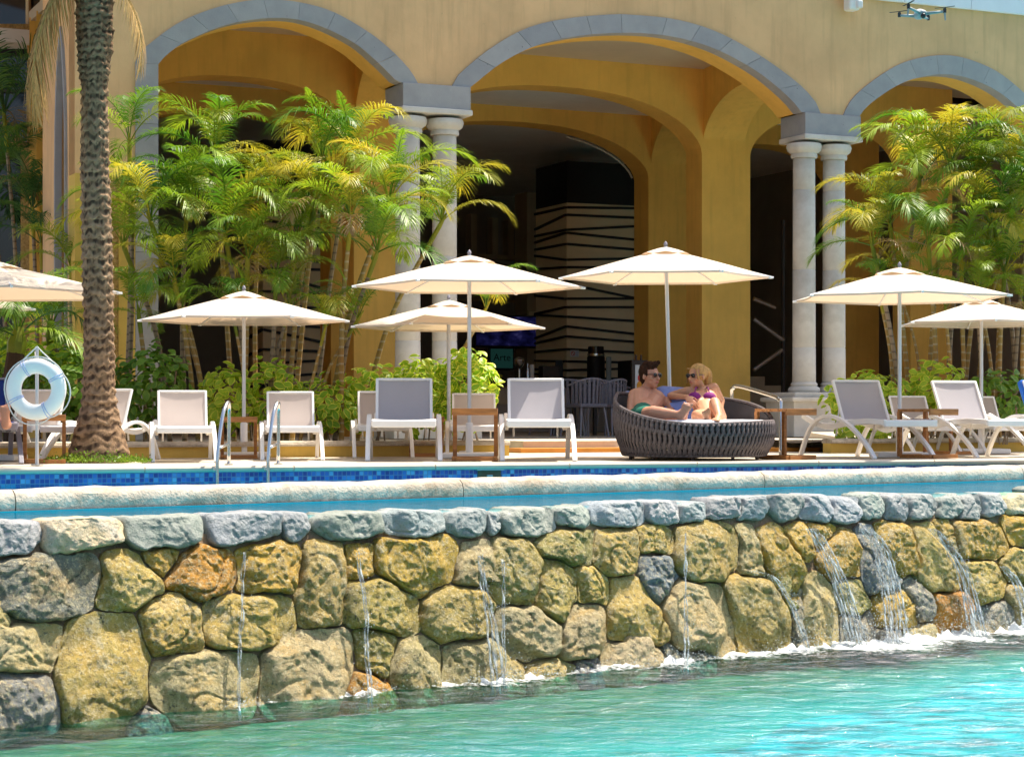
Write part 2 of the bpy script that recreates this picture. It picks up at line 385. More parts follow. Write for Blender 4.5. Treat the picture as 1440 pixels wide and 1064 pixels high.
n1 = t.noise(v, 34, 4, .7)
nb = t.bump(n1, .9, .03)
gl = t.n('BsdfGlossy', i_Roughness=.06); t.l(nb, gl.inputs['Normal']); tr = t.n('BsdfTransparent', i_Color=(.96, .98, .98)); df = t.n('BsdfDiffuse', i_Color=(.82, .87, .88))
fr = t.n('Fresnel', i_IOR=1.25); t.l(nb, fr.inputs['Normal'])
m1 = t.n('MixShader'); t.l(fr.outputs[0], m1.inputs[0]); t.l(tr.outputs[0], m1.inputs[1]); t.l(gl.outputs[0], m1.inputs[2])
m2 = t.n('MixShader'); t.l(t.ramp(n1, [(.46, (.03, .03, .03)), (.72, (.8, .8, .8))]), m2.inputs[0]); t.l(m1.outputs[0], m2.inputs[1]); t.l(df.outputs[0], m2.inputs[2])
MT['fall_water'] = t.done(m2.outputs[0])
t = NT('foam'); v = t.coord('Object')
df = t.n('BsdfDiffuse', i_Color=(.86, .90, .90)); tr = t.n('BsdfTransparent'); m2 = t.n('MixShader', i_0=.25); t.l(df.outputs[0], m2.inputs[1]); t.l(tr.outputs[0], m2.inputs[2])
MT['foam'] = t.done(m2.outputs[0])
t = NT('froth'); v = t.coord('Object'); at_ = t.n('Attribute', attribute_name='var')
n1 = t.noise(v, 22, 7, .75); ad = t.n('Math', operation='MULTIPLY_ADD', i_1=1.5, i_2=-.75); t.l(n1, ad.inputs[0]); a2 = t.n('Math', operation='ADD'); t.l(ad.outputs[0], a2.inputs[0]); t.l(at_.outputs['Fac'], a2.inputs[1])
df = t.n('BsdfDiffuse', i_Color=(.84, .88, .88)); tr = t.n('BsdfTransparent'); m2 = t.n('MixShader'); t.l(t.ramp(a2.outputs[0], [(.26, (0, 0, 0)), (.68, (.95, .95, .95))]), m2.inputs[0]); t.l(tr.outputs[0], m2.inputs[1]); t.l(df.outputs[0], m2.inputs[2]); t.l(t.bump(n1, .8, .03), df.inputs['Normal'])
MT['froth'] = t.done(m2.outputs[0])
t = NT('screen_blue'); v = t.coord('Generated')
e = t.n('Emission', i_Strength=.16); t.l(t.ramp(t.noise(v, 3.5, 3), [(.35, (.003, .003, .02)), (.55, (.02, .02, .12)), (.72, (.16, .15, .45))]), e.inputs[0]); MT['screen_blue'] = t.done(e.outputs[0])
t = NT('screen_green'); e = t.n('Emission', i_Color=(.012, .05, .042), i_Strength=.25); MT['screen_green'] = t.done(e.outputs[0])
t = NT('dark_glass'); MT['dark_glass'] = t.done(t.pbr((.01, .012, .02), .06, None, Specular_IOR_Level=.6))
# ================================================================== SETTING: terrain, pools, deck
WATER_Z, CHAN_Z, POOL_Z = -1.15, -.172, -.125
def quad(pts, name, mat, kind='structure'):
    m = MB(); m.add(pts, [tuple(range(len(pts)))]); return m.build(name, MT[mat], kind=kind)
# lines in plan (x, y): foot of the rock wall, infinity lip, deck edge
def line(a, b):
    a = Vector((*a, 0)); b = Vector((*b, 0)); d = (b - a).normalized(); return a, d, Vector((-d.y, d.x, 0))
WA, WD, WN = line((-2.52, 9.8), (3.434, 14.14))
LA, LD, LN = line((-3.0, 11.7), (4.53, 17.6))
DA, DD, DN = line((-3.84, 14.96), (4.68, 18.2))
def at(l, t, n, z): return l[0] + l[1] * t + l[2] * n + Vector((0, 0, z))
WL, LL, DL = (WA, WD, WN), (LA, LD, LN), (DA, DD, DN)
quad([(-300, -200, -2.4), (300, -200, -2.4), (300, 600, -2.4), (-300, 600, -2.4)], 'ground', 'soil')
# lower pool: floor, wavy surface
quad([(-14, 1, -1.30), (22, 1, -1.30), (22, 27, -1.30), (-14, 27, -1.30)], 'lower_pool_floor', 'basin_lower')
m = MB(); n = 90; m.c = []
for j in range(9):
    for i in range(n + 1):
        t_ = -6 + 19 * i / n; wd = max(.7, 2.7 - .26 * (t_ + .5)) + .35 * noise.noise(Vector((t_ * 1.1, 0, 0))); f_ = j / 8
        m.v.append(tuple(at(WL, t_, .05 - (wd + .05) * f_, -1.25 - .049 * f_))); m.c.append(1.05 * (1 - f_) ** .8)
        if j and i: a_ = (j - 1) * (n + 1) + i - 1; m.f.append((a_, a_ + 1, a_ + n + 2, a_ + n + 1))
m.build('wall_reflection_ledge', MT['ledge_wall_reflection'], kind='structure')  # added floor strip carrying the painted dark reflection of the rock wall
def wave(q): return .020 * noise.noise(Vector((q.x * 1.4, q.y * 3.8, 1.7))) + .015 * noise.noise(Vector((q.x * 3.6 + q.y, q.y * 8, 4.2))) + .006 * noise.noise(Vector((q.x * 9, q.y * 19, 9)))
m = MB(); nu, nv = 420, 300
for j in range(nv + 1):
    for i in range(nu + 1):
        tt = -6 + 19 * i / nu; b = (j / nv) ** 1.6 * 11 - .35
        p = WA + WD * tt - WN * b
        q = p * 1.0
        h = wave(q)
        m.v.append((p.x, p.y, WATER_Z + h))
for j in range(nv):
    for i in range(nu):
        a = j * (nu + 1) + i; m.f.append((a, a + 1, a + nu + 2, a + nu + 1))
m.build('lower_pool_water', MT['lower_water'], smooth='all', kind='structure')
# channel between the rock wall and the lip
quad([at(WL, -6, .53, -.6), at(WL, 13, .53, -.6), at(LL, 13, .1, -.6), at(LL, -6, .1, -.6)], 'channel_floor', 'basin_upper')
quad([at(WL, -6, .4, CHAN_Z), at(WL, 13, .4, CHAN_Z), at(LL, 13, .03, CHAN_Z), at(LL, -6, .03, CHAN_Z)], 'channel_water', 'upper_water')
# upper pool
quad([at(LL, -6, .1, -.9), at(LL, 11, .1, -.9), at(DL, 9.45, .05, -.9), at(DL, -6, .05, -.9)], 'upper_pool_floor', 'basin_upper')
quad([at(LL, -6, .15, POOL_Z), at(LL, 11, .15, POOL_Z), at(DL, 9.45, .03, POOL_Z), at(DL, -6, .03, POOL_Z)], 'upper_pool_water', 'upper_water')
# infinity lip of cast stone: rounded sections with fine joints
def lip_section(t0, t1, k):
    m = MB(); n = 26; prof = [(0, -.75), (-.004, -.2), (-.012, -.12), (0, -.075), (.03, -.052), (.08, -.046), (.24, -.048), (.28, -.06), (.30, -.1), (.30, -.75)]
    rings = []
    for i in range(n + 1):
        t = t0 + (t1 - t0) * i / n; r = []
        for q, (a, z) in enumerate(prof):
            p = at(LL, t, a, z); d = noise.noise(p * 6) * .012 + noise.noise(p * 19) * .006
            r.append(p + Vector((LN.x * d * .8, LN.y * d * .8, d if 1 < q < 8 else 0)))
        rings.append(r)
    m.loft(rings); return m.build('lip_stone', MT['lip_stone'], lip, smooth=True)
for n_, l_, a_, b_, z0, z1 in (('channel_side', LL, -6, 13, -.62, CHAN_Z + .004), ):
    quad([at(l_, a_, -.022, z0), at(l_, b_, -.022, z0), at(l_, b_, -.022, z1), at(l_, a_, -.022, z1)], n_, 'basin_upper')
lip = empty('infinity_edge_wall', at(LL, 4, .15, -.75), label='low rounded pale stone edge wall between the tiled pool and the channel', cat='pool edge')
lip.location = (0, 0, 0)
tt = -6.; k = 0
while tt < 11:
    L = 2.9 + rnd.random() * .6; lip_section(tt + .004, min(tt + L, 11) - .004, k); tt += L
# deck slab with coping stones along the pool
quad([at(DL, -14, .3, -.004), at(DL, 14, .3, -.004), at(DL, 14, 5.6, -.004), at(DL, -14, 5.6, -.004)], 'pool_deck', 'deck_stone')
m = MB(); m.add([at(DL, -14, .04, -.95), at(DL, 14, .04, -.95), at(DL, 14, .04, -.02), at(DL, -14, .04, -.02)], [(0, 1, 2, 3)])
o = m.build('pool_tile_band', MT['mosaic'], kind='structure'); uv = o.data.uv_layers.new(name='UVMap')
tb_ = [(0, 0), (28 / .036, 0), (28 / .036, .93 / .036), (0, .93 / .036)]
for lp in o.data.loops: uv.data[lp.index].uv = tb_[lp.vertex_index]
cop = empty('pool_coping', (0, 0, 0), label='pale bullnose stone coping along the deck edge of the tiled pool', cat='coping')
tt = -6.; cm = None
while tt < 12:
    m = MB(); L = 1.18
    prof = [(.32, -.045), (.0, -.045), (-.012, -.03), (-.012, -.014), (.0, 0), (.32, 0.0)]
    m.loft([[at(DL, t, a, z) for a, z in prof] for t in (tt + .003, tt + L - .003)])
    m.build('coping_slab', MT['cream_stone'], cop, bevel=.004); tt += L
# skimmer mouth in the tile band
t_sk = None
def dl_t(px):     # where the pixel column meets the deck edge
    k = (px - 720) / FPX; return (DA.x - k * DA.y) / (k * DD.y - DD.x)
t_sk = dl_t(690)
e = empty('skimmer_box', at(DL, t_sk, .03, -.1), math.atan2(DD.y, DD.x), label='brown skimmer opening with a grey cover in the blue tile band', cat='skimmer')
MB().box((0, .012, -.0), (.20, .03, .11)).build('skimmer_mouth', MT['skimmer'], e)
MB().box((0, -.012, .052), (.24, .04, .014)).build('cover_plate', MT['drone_grey'], e, bevel=.002)
MB().box((0, -.010, -.005), (.05, .012, .03)).build('weir_flap', MT['drone_grey'], e, bevel=.002)

# ================================================================== ROCK WALL, every stone traced
ROOT_T = .33   # the wall leans back this much over its height
def wall_pt(px, py):     # pixel -> (t along wall, z) on the battered face
    r = Vector(((px - 720) / FPX, 1, (HOR - py) / FPX)); o = Vector((0, 0, CZ))
    # plane: n.(p-WA) = lean*(z-WATER_Z)
    den = WN.dot(r) - ROOT_T * r.z; num = WN.dot(WA - o) + ROOT_T * (o.z - WATER_Z)
    k = num / den; p = o + r * k
    return (p - WA).dot(WD), p.z
def Zc(ox, oy, s, pts): return [(ox + a / s, oy + b / s) for a, b in pts]
q = 2.51
A_ = lambda *p: Zc(0, 640, q, p)
B_ = lambda *p: Zc(350, 640, q, p)
C_ = lambda *p: Zc(700, 640, q, p)
D_ = lambda *p: Zc(1040, 640, q, p)
F_ = lambda *p: list(p)
GREY, BLUE, OLIVE, GOLD, ORANGE, TAN, CREAM, MOSS = (.34, .335, .31), (.27, .32, .32), (.72, .51, .11), (.78, .47, .05), (.74, .31, .015), (.72, .56, .25), (.78, .58, .28), (.50, .42, .09)
STONES = [
 (A_((-40,400),(120,355),(330,345),(350,420),(330,540),(200,585),(80,580),(-20,540)), GREY), (A_((390,350),(470,345),(580,440),(580,490),(480,530),(390,545),(340,520),(380,440)), OLIVE),
 (A_((520,335),(632,330),(625,380),(580,430),(525,385)), GOLD), (A_((690,328),(800,330),(840,370),(840,460),(690,495),(585,455),(640,370)), ORANGE),
 (F_((337,776),(360,768),(427,765),(424,820),(412,832),(350,833),(336,826)), GOLD), (A_((-50,520),(0,530),(42,570),(42,600),(0,632),(-50,630)), TAN),
 (A_((-60,640),(60,595),(225,600),(215,700),(180,765),(-60,768)), TAN), (A_((260,580),(450,560),(500,620),(530,720),(530,820),(500,900),(350,925),(230,925),(200,800),(220,660)), OLIVE),
 (A_((545,510),(640,495),(690,540),(715,610),(700,690),(560,705),(515,640),(515,570)), OLIVE), (F_((297,850),(350,838),(402,838),(418,859),(416,895),(390,907),(350,912),(302,906),(288,880)), OLIVE),
 (A_((-70,760),(170,775),(215,860),(215,920),(50,965),(-60,1000)), GREY), (A_((540,750),(640,705),(900,705),(920,760),(910,880),(600,915),(560,890),(535,830)), TAN),
 (A_((500,910),(540,895),(590,925),(560,975),(500,975)), GREY), (F_((368,955),(378,915),(418,889),(481,885),(497,899),(497,939),(481,986),(446,994),(372,994)), TAN),
 (B_((205,310),(330,310),(345,360),(345,460),(330,600),(200,605),(180,570),(185,480),(190,420)), OLIVE), (B_((352,330),(442,320),(442,420),(400,440),(352,430)), GOLD),
 (B_((460,300),(730,295),(740,340),(725,430),(620,490),(580,480),(450,400)), GOLD), (B_((350,447),(470,445),(590,510),(612,620),(560,635),(400,600),(345,580)), OLIVE),
 (B_((770,315),(860,305),(880,370),(835,460),(740,460),(740,400)), TAN), (F_((698,758),(741,757),(760,787),(752,847),(720,849),(690,835),(684,820),(692,790)), OLIVE),
 (B_((650,480),(730,462),(850,480),(865,560),(830,640),(720,655),(630,630),(615,580)), OLIVE), (B_((395,630),(450,620),(525,640),(490,790),(398,750)), MOSS),
 (B_((335,880),(385,775),(430,770),(525,830),(520,880)), ORANGE), (B_((530,700),(560,650),(620,638),(680,690),(680,845),(580,860),(520,830),(510,750)), TAN),
 (B_((700,690),(740,662),(900,665),(970,760),(960,815),(830,840),(688,850)), TAN), (C_((0,580),(40,542),(150,542),(215,600),(220,680),(100,725),(50,720),(5,650)), TAN),
 (C_((5,675),(60,705),(98,760),(96,830),(-10,835)), TAN), (C_((150,300),(190,275),(348,268),(342,330),(330,383),(240,373),(145,340)), MOSS),
 (C_((360,270),(420,255),(490,265),(505,340),(490,410),(400,425),(347,380),(349,320)), OLIVE), (C_((507,260),(600,245),(620,290),(610,346),(512,338)), OLIVE),
 (C_((170,383),(230,378),(278,420),(283,500),(220,585),(152,540),(152,440)), OLIVE), (C_((288,400),(350,400),(403,440),(395,520),(300,520),(292,460)), OLIVE),
 (C_((510,362),(610,352),(620,440),(615,490),(570,522),(522,460)), BLUE), (C_((407,440),(500,432),(580,560),(603,640),(560,670),(397,650),(402,560)), OLIVE),
 (C_((290,532),(383,532),(388,620),(380,690),(250,725),(227,680),(242,610)), TAN), (C_((375,680),(450,655),(530,652),(595,710),(590,760),(480,785),(375,785)), CREAM),
 (C_((100,775),(150,735),(280,742),(285,815),(100,825)), TAN), (C_((640,265),(720,240),(800,240),(855,290),(850,380),(800,440),(700,440),(645,380)), OLIVE),
 (C_((640,470),(780,455),(845,600),(840,680),(660,690),(585,560),(600,500)), TAN), (C_((857,250),(900,250),(955,420),(920,428),(862,420),(867,330)), TAN),
 (F_((1070,748),(1100,740),(1106,755),(1126,799),(1124,851),(1112,839),(1080,799),(1068,765)), GOLD), (F_((1023,815),(1040,810),(1072,812),(1096,831),(1116,871),(1116,905),(1050,918),(1041,900),(1029,850)), OLIVE),
 (C_((600,680),(645,700),(652,770),(600,775)), BLUE), (C_((662,702),(750,702),(745,765),(662,765)), GREY), (C_((290,742),(373,722),(373,800),(290,800)), GREY),
 (D_((167,258),(240,246),(262,310),(232,345),(192,310)), GOLD), (D_((252,250),(350,248),(312,300),(266,308)), GOLD),
 (D_((312,312),(380,252),(428,330),(430,420),(352,435),(312,400)), GOLD), (D_((490,245),(590,236),(610,300),(630,390),(570,420),(530,370),(490,300)), GOLD),
 (D_((432,262),(480,258),(510,350),(560,440),(555,474),(470,476),(434,400)), BLUE), (D_((240,462),(290,442),(350,510),(350,640),(250,660),(212,600)), TAN),
 (D_((362,442),(428,440),(450,520),(430,562),(372,562),(354,500)), MOSS), (D_((500,482),(560,478),(630,530),(635,600),(570,615),(500,602)), GOLD),
 (D_((372,570),(470,572),(482,640),(372,645)), GREY), (D_((612,252),(690,240),(718,300),(764,356),(772,392),(788,478),(720,480),(642,458),(622,330)), OLIVE),
 (D_((697,237),(742,231),(775,335),(764,348),(724,290)), GOLD), (D_((757,242),(870,229),(945,280),(945,340),(900,368),(792,363),(772,320)), GOLD),
 (D_((940,222),(1004,214),(1090,216),(1080,300),(1010,322),(952,292)), GOLD), (D_((782,377),(900,372),(940,440),(920,490),(850,520),(802,460)), OLIVE),
 (D_((932,372),(1004,332),(1090,320),(1100,440),(1010,462),(952,422)), OLIVE), (D_((692,492),(800,482),(830,540),(802,595),(702,600)), ORANGE),
 (D_((840,562),(900,532),(960,540),(985,590),(975,640),(850,640)), GREY), (D_((602,452),(648,452),(690,520),(690,580),(642,588),(622,530)), GREY),
 (D_((575,625),(690,595),(705,660),(585,670)), TAN), (D_((955,470),(1010,468),(1100,460),(1110,600),(1000,630),(990,560)), TAN), (D_((180,520),(235,470),(210,590),(240,650),(200,680)), GREY),
 (D_((488,622),(570,622),(575,670),(488,675)), GREY), (D_((108,412),(140,420),(176,508),(210,540),(205,600),(160,520)), MOSS)]
COPING = [
 (A_((-60,228),(150,235),(160,290),(100,340),(-60,358)), GREY), (A_((165,217),(300,205),(440,235),(440,300),(300,335),(175,355),(160,300)), CREAM),
 (A_((445,228),(580,218),(715,210),(725,290),(640,325),(490,328),(442,290)), BLUE), (A_((745,207),(860,200),(990,200),(1000,275),(920,295),(750,320)), BLUE),
 (B_((120,240),(150,203),(200,207),(228,255),(185,300),(150,300)), BLUE), (B_((245,222),(370,203),(475,203),(480,260),(420,290),(300,295),(240,265)), BLUE),
 (B_((485,215),(560,198),(690,205),(695,265),(580,290),(490,270)), BLUE), (B_((703,215),(750,196),(850,196),(850,260),(800,290),(710,270)), BLUE),
 (B_((856,203),(888,205),(882,270),(857,280)), BLUE), (C_((15,218),(60,190),(205,188),(212,260),(130,285),(30,280)), BLUE), (C_((215,190),(310,178),(335,208),(327,255),(215,240)), BLUE),
 (C_((337,200),(380,170),(510,163),(530,188),(520,240),(430,255),(340,240)), BLUE), (C_((532,170),(640,162),(650,198),(640,240),(610,248),(535,230)), GREY),
 (C_((655,175),(740,168),(746,200),(720,230),(655,237)), BLUE), (C_((752,158),(860,145),(870,180),(855,215),(750,225)), GREY), (C_((872,150),(950,145),(965,185),(930,232),(872,226)), BLUE),
 (D_((22,148),(95,138),(110,190),(80,230),(8,225)), BLUE), (D_((105,145),(220,138),(240,165),(210,215),(150,235),(112,200)), BLUE), (D_((245,140),(320,143),(340,185),(310,235),(217,216)), BLUE),
 (D_((345,148),(430,148),(440,200),(400,240),(330,236)), BLUE), (D_((435,145),(500,133),(525,180),(500,216),(445,221)), BLUE), (D_((527,150),(565,138),(600,180),(590,230),(530,226)), GREY),
 (D_((605,140),(690,143),(712,180),(690,216),(603,226)), BLUE), (D_((715,155),(780,140),(796,180),(770,216),(707,219)), BLUE), (D_((797,145),(850,140),(866,190),(840,226),(781,221)), BLUE),
 (D_((866,140),(930,134),(947,170),(932,206),(870,216)), BLUE), (D_((950,150),(1004,140),(1080,138),(1075,200),(955,208)), CREAM)]
wall = empty('rock_wall', (0, 0, 0), label='rough wall of fitted ochre and grey boulders holding back the pool channel', cat='stone wall')
def lean(t, n, z): return WA + WD * t + WN * (n + ROOT_T * (z - WATER_Z)) + Vector((0, 0, z))
def chaikin(p, k=2):
    for _ in range(k):
        o = []
        for i in range(len(p)):
            a, b = p[i], p[(i + 1) % len(p)]; o += [a * .90 + b * .10, a * .10 + b * .90]
        p = o
    return p
def resample(p, n):
    L = [(p[(i + 1) % len(p)] - p[i]).length for i in range(len(p))]; T = sum(L); o = []; i = 0; acc = 0
    for k in range(n):
        d = T * k / n
        while acc + L[i] < d: acc += L[i]; i += 1
        o.append(p[i].lerp(p[(i + 1) % len(p)], (d - acc) / L[i]))
    return o
def make_stone(poly, c, seed, coping=False, grow=1.0, pre=False):
    pts = [Vector((a, b)) for a, b in poly] if pre else resample(chaikin([Vector((a, b)) for a, b in poly], 2), 64); ce = sum(pts, Vector((0, 0))) / len(pts)
    size = (max(p.x for p in pts) - min(p.x for p in pts) + max(p.y for p in pts) - min(p.y for p in pts)) / 2
    H = min(.065, .18 * size) * (1.0 if not coping else 1.0); m = MB(); rings = []
    back = .2 if not coping else .24
    H0 = -.03 if not coping else .0
    ox = Vector((seed * 3.71, seed * 1.37, 0))
    cuts = [(Vector((math.cos(a_), math.sin(a_))), rnd.uniform(.12, .34), rnd.uniform(.35, .9)) for a_ in [rnd.uniform(0, 6.28) for _ in range(5)]]
    tilt = (rnd.uniform(-.10, .10), rnd.uniform(-.08, .12))
    prof = [(1.0, -back), (1.0, -back * .4)] + [(r, 0) for r in (1.0, .985, .96, .925, .885, .84, .795, .75, .705, .66, .615, .57, .525, .48, .435, .39, .345, .30, .255, .21, .165, .12, .08, .04)]
    for q_, (r, bk) in enumerate(prof):
        ring = []
        for p in pts:
            e = ce + (p - ce) * r * grow
            w_ = noise.noise(Vector((e.x * 9, e.y * 9, seed))) * .012 + noise.noise(Vector((e.x * 27, e.y * 27, seed))) * .007
            h = H0 + (bk if q_ < 2 else H * (1 - r ** 16) ** .5)
            if q_ >= 2:
                s3 = Vector((e.x, e.y, seed * .7))
                fac = min(1, (1 - r) * 6 + .6)
                h += fac * (.010 * noise.noise(s3 * 5.5) + .011 * noise.noise(s3 * 13) + .010 * noise.noise(s3 * 30) * min(1, r * 4) + .007 * noise.noise(s3 * 63) * min(1, r * 2))
                for cd, co, cs in cuts: h -= max(0, cd.dot(e - ce) / size - co) * size * cs * .55
                h = max(h, -.022 + .01 * noise.noise(s3 * 9))
                h += (tilt[0] * (e.x - ce.x) + tilt[1] * (e.y - ce.y)) * (1 - r ** 4)
                d = abs(noise.noise(s3 * 4 + Vector((5, 1, 2)))); h -= fac * max(0, .05 - d) * .35 * min(1, r * 2)
            e = e + Vector((w_, noise.noise(Vector((e.x * 9, e.y * 9, seed + 50))) * .012 + noise.noise(Vector((e.x * 27, e.y * 27, seed + 50))) * .007))
            z = e.y
            if coping: z = min(z, -.142 + .012 * noise.noise(Vector((e.x * 4, seed, 0))) + .010 * noise.noise(Vector((e.x * 15, seed, 0))))
            if coping: ring.append(lean(e.x, -h * .8 + .015, z))
            else: ring.append(lean(e.x, -h, z))
        rings.append(ring)
    m.loft(rings)
    o = m.build('coping_boulder' if coping else 'boulder', MT['coping_stone' if coping else 'wall_stone'], wall, smooth='all')
    j = lambda: rnd.uniform(.86, 1.16); jj = j()
    o.color = (min(1, c[0] * jj * rnd.uniform(.95, 1.05)), min(1, c[1] * jj), min(1, c[2] * jj * rnd.uniform(.85, 1.15)), 1)
    return o
TR = [resample(chaikin([Vector(wall_pt(*p)) for p in poly], 2), 64) for poly, c in STONES + COPING]
ALL = np.array([[(p.x, p.y) for p in t_] for t_ in TR])
def fit(k, gap=.007, mx=.075):     # let each stone grow until it nearly meets its neighbours
    P_ = ALL[k]; nx_ = np.roll(P_, -1, 0) - np.roll(P_, 1, 0); nrm = np.stack([nx_[:, 1], -nx_[:, 0]], 1); nrm /= np.linalg.norm(nrm, axis=1)[:, None] + 1e-9
    if ((P_ - P_.mean(0)) * nrm).sum() < 0: nrm = -nrm
    oth = np.delete(ALL, k, 0).reshape(-1, 2); oth = oth[(np.abs(oth - P_.mean(0)) < 1.0).all(1)]; d = np.zeros(len(P_))
    for st_ in np.linspace(.004, mx, 16):
        q_ = P_ + nrm * st_; do = np.sqrt(((q_[:, None] - oth[None]) ** 2).sum(2)).min(1); ok_ = (do - gap >= st_) & (d >= st_ - .0049); d = np.where(ok_, st_, d)
    for _ in range(3): d = np.minimum(d, (np.roll(d, 1) + np.roll(d, -1) + d) / 3 + .004)
    q_ = P_ + nrm * d[:, None]
    return resample([Vector(p) for p in q_], 64)
for i, (poly, c) in enumerate(STONES): make_stone([(p.x, p.y) for p in fit(i)], c, i + 1, pre=True)
for i, (poly, c) in enumerate(COPING): make_stone([(p.x, p.y) for p in fit(len(STONES) + i, .004, .010)], tuple(.65 * x + .35 * y for x, y in zip(c, (.40, .40, .35))), 100 + i, True, pre=True)
# the wall goes on beyond the picture: rows of boulders either side
tl, tr_ = wall_pt(-10, 900)[0], wall_pt(1465, 800)[0]
for side in (0, 1):
    z = -1.25
    while z < -.36:
        h = rnd.uniform(.2, .36); h = min(h, -.31 - z) if z + h > -.36 else h; x = 0
        while x < 2.6:
            wd = rnd.uniform(.28, .5); x0 = (tl - .05 - x - wd) if side == 0 else tr_ + .12 + x
            make_stone([(x0 + a * wd + rnd.uniform(-.03, .03), z + b * h + rnd.uniform(-.03, .03)) for a, b in ((.1, .02), (.5, 0), (.9, .03), (.98, .5), (.9, .95), (.5, .99), (.1, .96), (.02, .5))], rnd.choice([OLIVE, TAN, GOLD, GREY]), rnd.uniform(200, 400)); x += wd + .01
        z += h + .01
    x = 0
    while x < 2.6:
        wd = rnd.uniform(.25, .45); x0 = (tl - .06 - x - wd) if side == 0 else tr_ + .14 + x
        make_stone([(x0 + a * wd, -.30 + b * .17) for a, b in ((0, .2), (.5, 0), (1, .2), (1, .8), (.5, 1), (0, .85))], (.3, .33, .32), rnd.uniform(400, 500), True); x += wd + .01
m = MB(); n = 150; rows = 12
for j in range(rows + 1):
    for i in range(n + 1):
        t_ = -6 + 19 * i / n; z = -1.7 + (1.45) * j / rows; p = lean(t_, .052 + .03 * noise.noise(Vector((t_ * 7, z * 7, 3))), z); m.v.append(tuple(p))
for j in range(rows):
    for i in range(n):
        a = j * (n + 1) + i; m.f.append((a, a + 1, a + n + 2, a + n + 1))
m.build('mortar_bed', MT['mortar'], wall, smooth='all')
MB().add([at(WL, -6, .34, -.26), at(WL, 13, .34, -.26), at(WL, 13, .62, -.215), at(WL, -6, .62, -.215)], [(0, 1, 2, 3)]).build('mortar_top', MT['lip_stone'], wall)

# ---- streams, drops and foam
def stream(name, pts, widths, label, n_strand=3, drops=60, seed=1):
    rr = random.Random(seed)
    e = empty(name, (0, 0, 0), label=label, cat='waterfall', group='streams falling from the rock wall')
    path = [lean(wall_pt(x, y)[0], -.07 - .05 * i / len(pts), wall_pt(x, y)[1]) for i, (x, y) in enumerate(pts)]
    path = catmull(path, 8); n = len(path)
    for s in range(n_strand):
        m = MB(); ph = rr.uniform(0, 9); off = (s - (n_strand - 1) / 2) / max(1, n_strand - .5)
        rings = []
        for i, p in enumerate(path):
            f = i / (n - 1); k = f * (len(widths) - 1); k0 = min(int(k), len(widths) - 2); wd = widths[k0] + (widths[k0 + 1] - widths[k0]) * (k - k0)
            c = p + WD * (off * wd + .010 * noise.noise(Vector((i * .25, ph, 0)))) - WN * (.012 * noise.noise(Vector((i * .4, ph, 5))) + .004 * s)
            hw = wd / n_strand * (.36 + .42 * noise.noise(Vector((i * .33, ph, 2)))) + .0015
            hw = max(hw, .0015); th = min(.004, hw * .5)
            rings.append([c + WD * hw * math.cos(a) - WN * th * math.sin(a) for a in [2 * math.pi * q_ / 8 for q_ in range(8)]])
        m.loft(rings); m.build('water_strand', MT['fall_water'], e, smooth='all')
    m = MB()
    for i in range(drops):
        f = rr.random() ** .7; k = min(int(f * (n - 1)), n - 1); p = path[k]
        wd = widths[0] + (widths[-1] - widths[0]) * f
        p = p + WD * rr.gauss(0, wd * .6 + .02) - WN * abs(rr.gauss(0, .035)) + Vector((0, 0, rr.gauss(0, .02)))
        m.ball(p, rr.uniform(.0009, .0024), 5, 4, s=(1, 1, rr.uniform(1, 2.4)))
    m.build('spray', MT['foam'], e, smooth='all', kind='stuff')
stream('water_stream', [(334, 775), (331, 815), (329, 860), (325, 910), (323, 1008)], [.012, .014, .02], 'thin single water stream running down from the orange boulder', 2, 40, 1)
stream('water_stream', [(494, 775), (498, 820), (503, 860), (502, 915), (505, 990)], [.02, .02, .03], 'thin water stream falling onto the small orange boulder at the waterline', 2, 60, 2)
stream('water_stream', [(665, 780), (668, 815), (675, 860), (680, 905), (686, 972)], [.03, .05, .10], 'broken twin stream landing on a broad tan boulder', 3, 130, 3)
stream('water_stream', [(697, 785), (697, 820), (695, 860), (694, 905), (694, 970)], [.014, .015, .02], 'thin stream with spray beside the twin stream over the tan boulder', 2, 90, 4)
stream('water_stream', [(954, 748), (952, 800), (951, 850), (950, 890), (948, 945)], [.018, .02, .04], 'single straight stream with spray beside the cream boulder', 2, 150, 5)
stream('water_stream', [(1040, 800), (1075, 810), (1095, 840), (1112, 880), (1122, 915)], [.02, .04, .05], 'scattered trickle sliding over the mossy rounded boulder', 2, 240, 6)
stream('water_stream', [(1128, 742), (1140, 760), (1158, 800), (1175, 850), (1188, 905)], [.08, .12, .16], 'slanting clear waterfall beside the tall narrow golden boulder', 6, 380, 7)
stream('water_stream', [(1205, 742), (1222, 765), (1232, 800), (1240, 850), (1245, 902)], [.10, .15, .20], 'broadest glassy waterfall, dropping over the blue grey boulder into foam', 7, 520, 8)
stream('water_stream', [(1298, 742), (1320, 765), (1338, 800), (1350, 850), (1358, 895)], [.07, .12, .16], 'arching waterfall dropping past the small orange tinted boulder', 6, 380, 9)
stream('water_stream', [(1398, 795), (1415, 815), (1425, 845), (1430, 870), (1436, 892)], [.06, .10, .16], 'low splashing fall over the grey boulder at the waterline', 3, 260, 10)
fo = MB(); rr = random.Random(5)
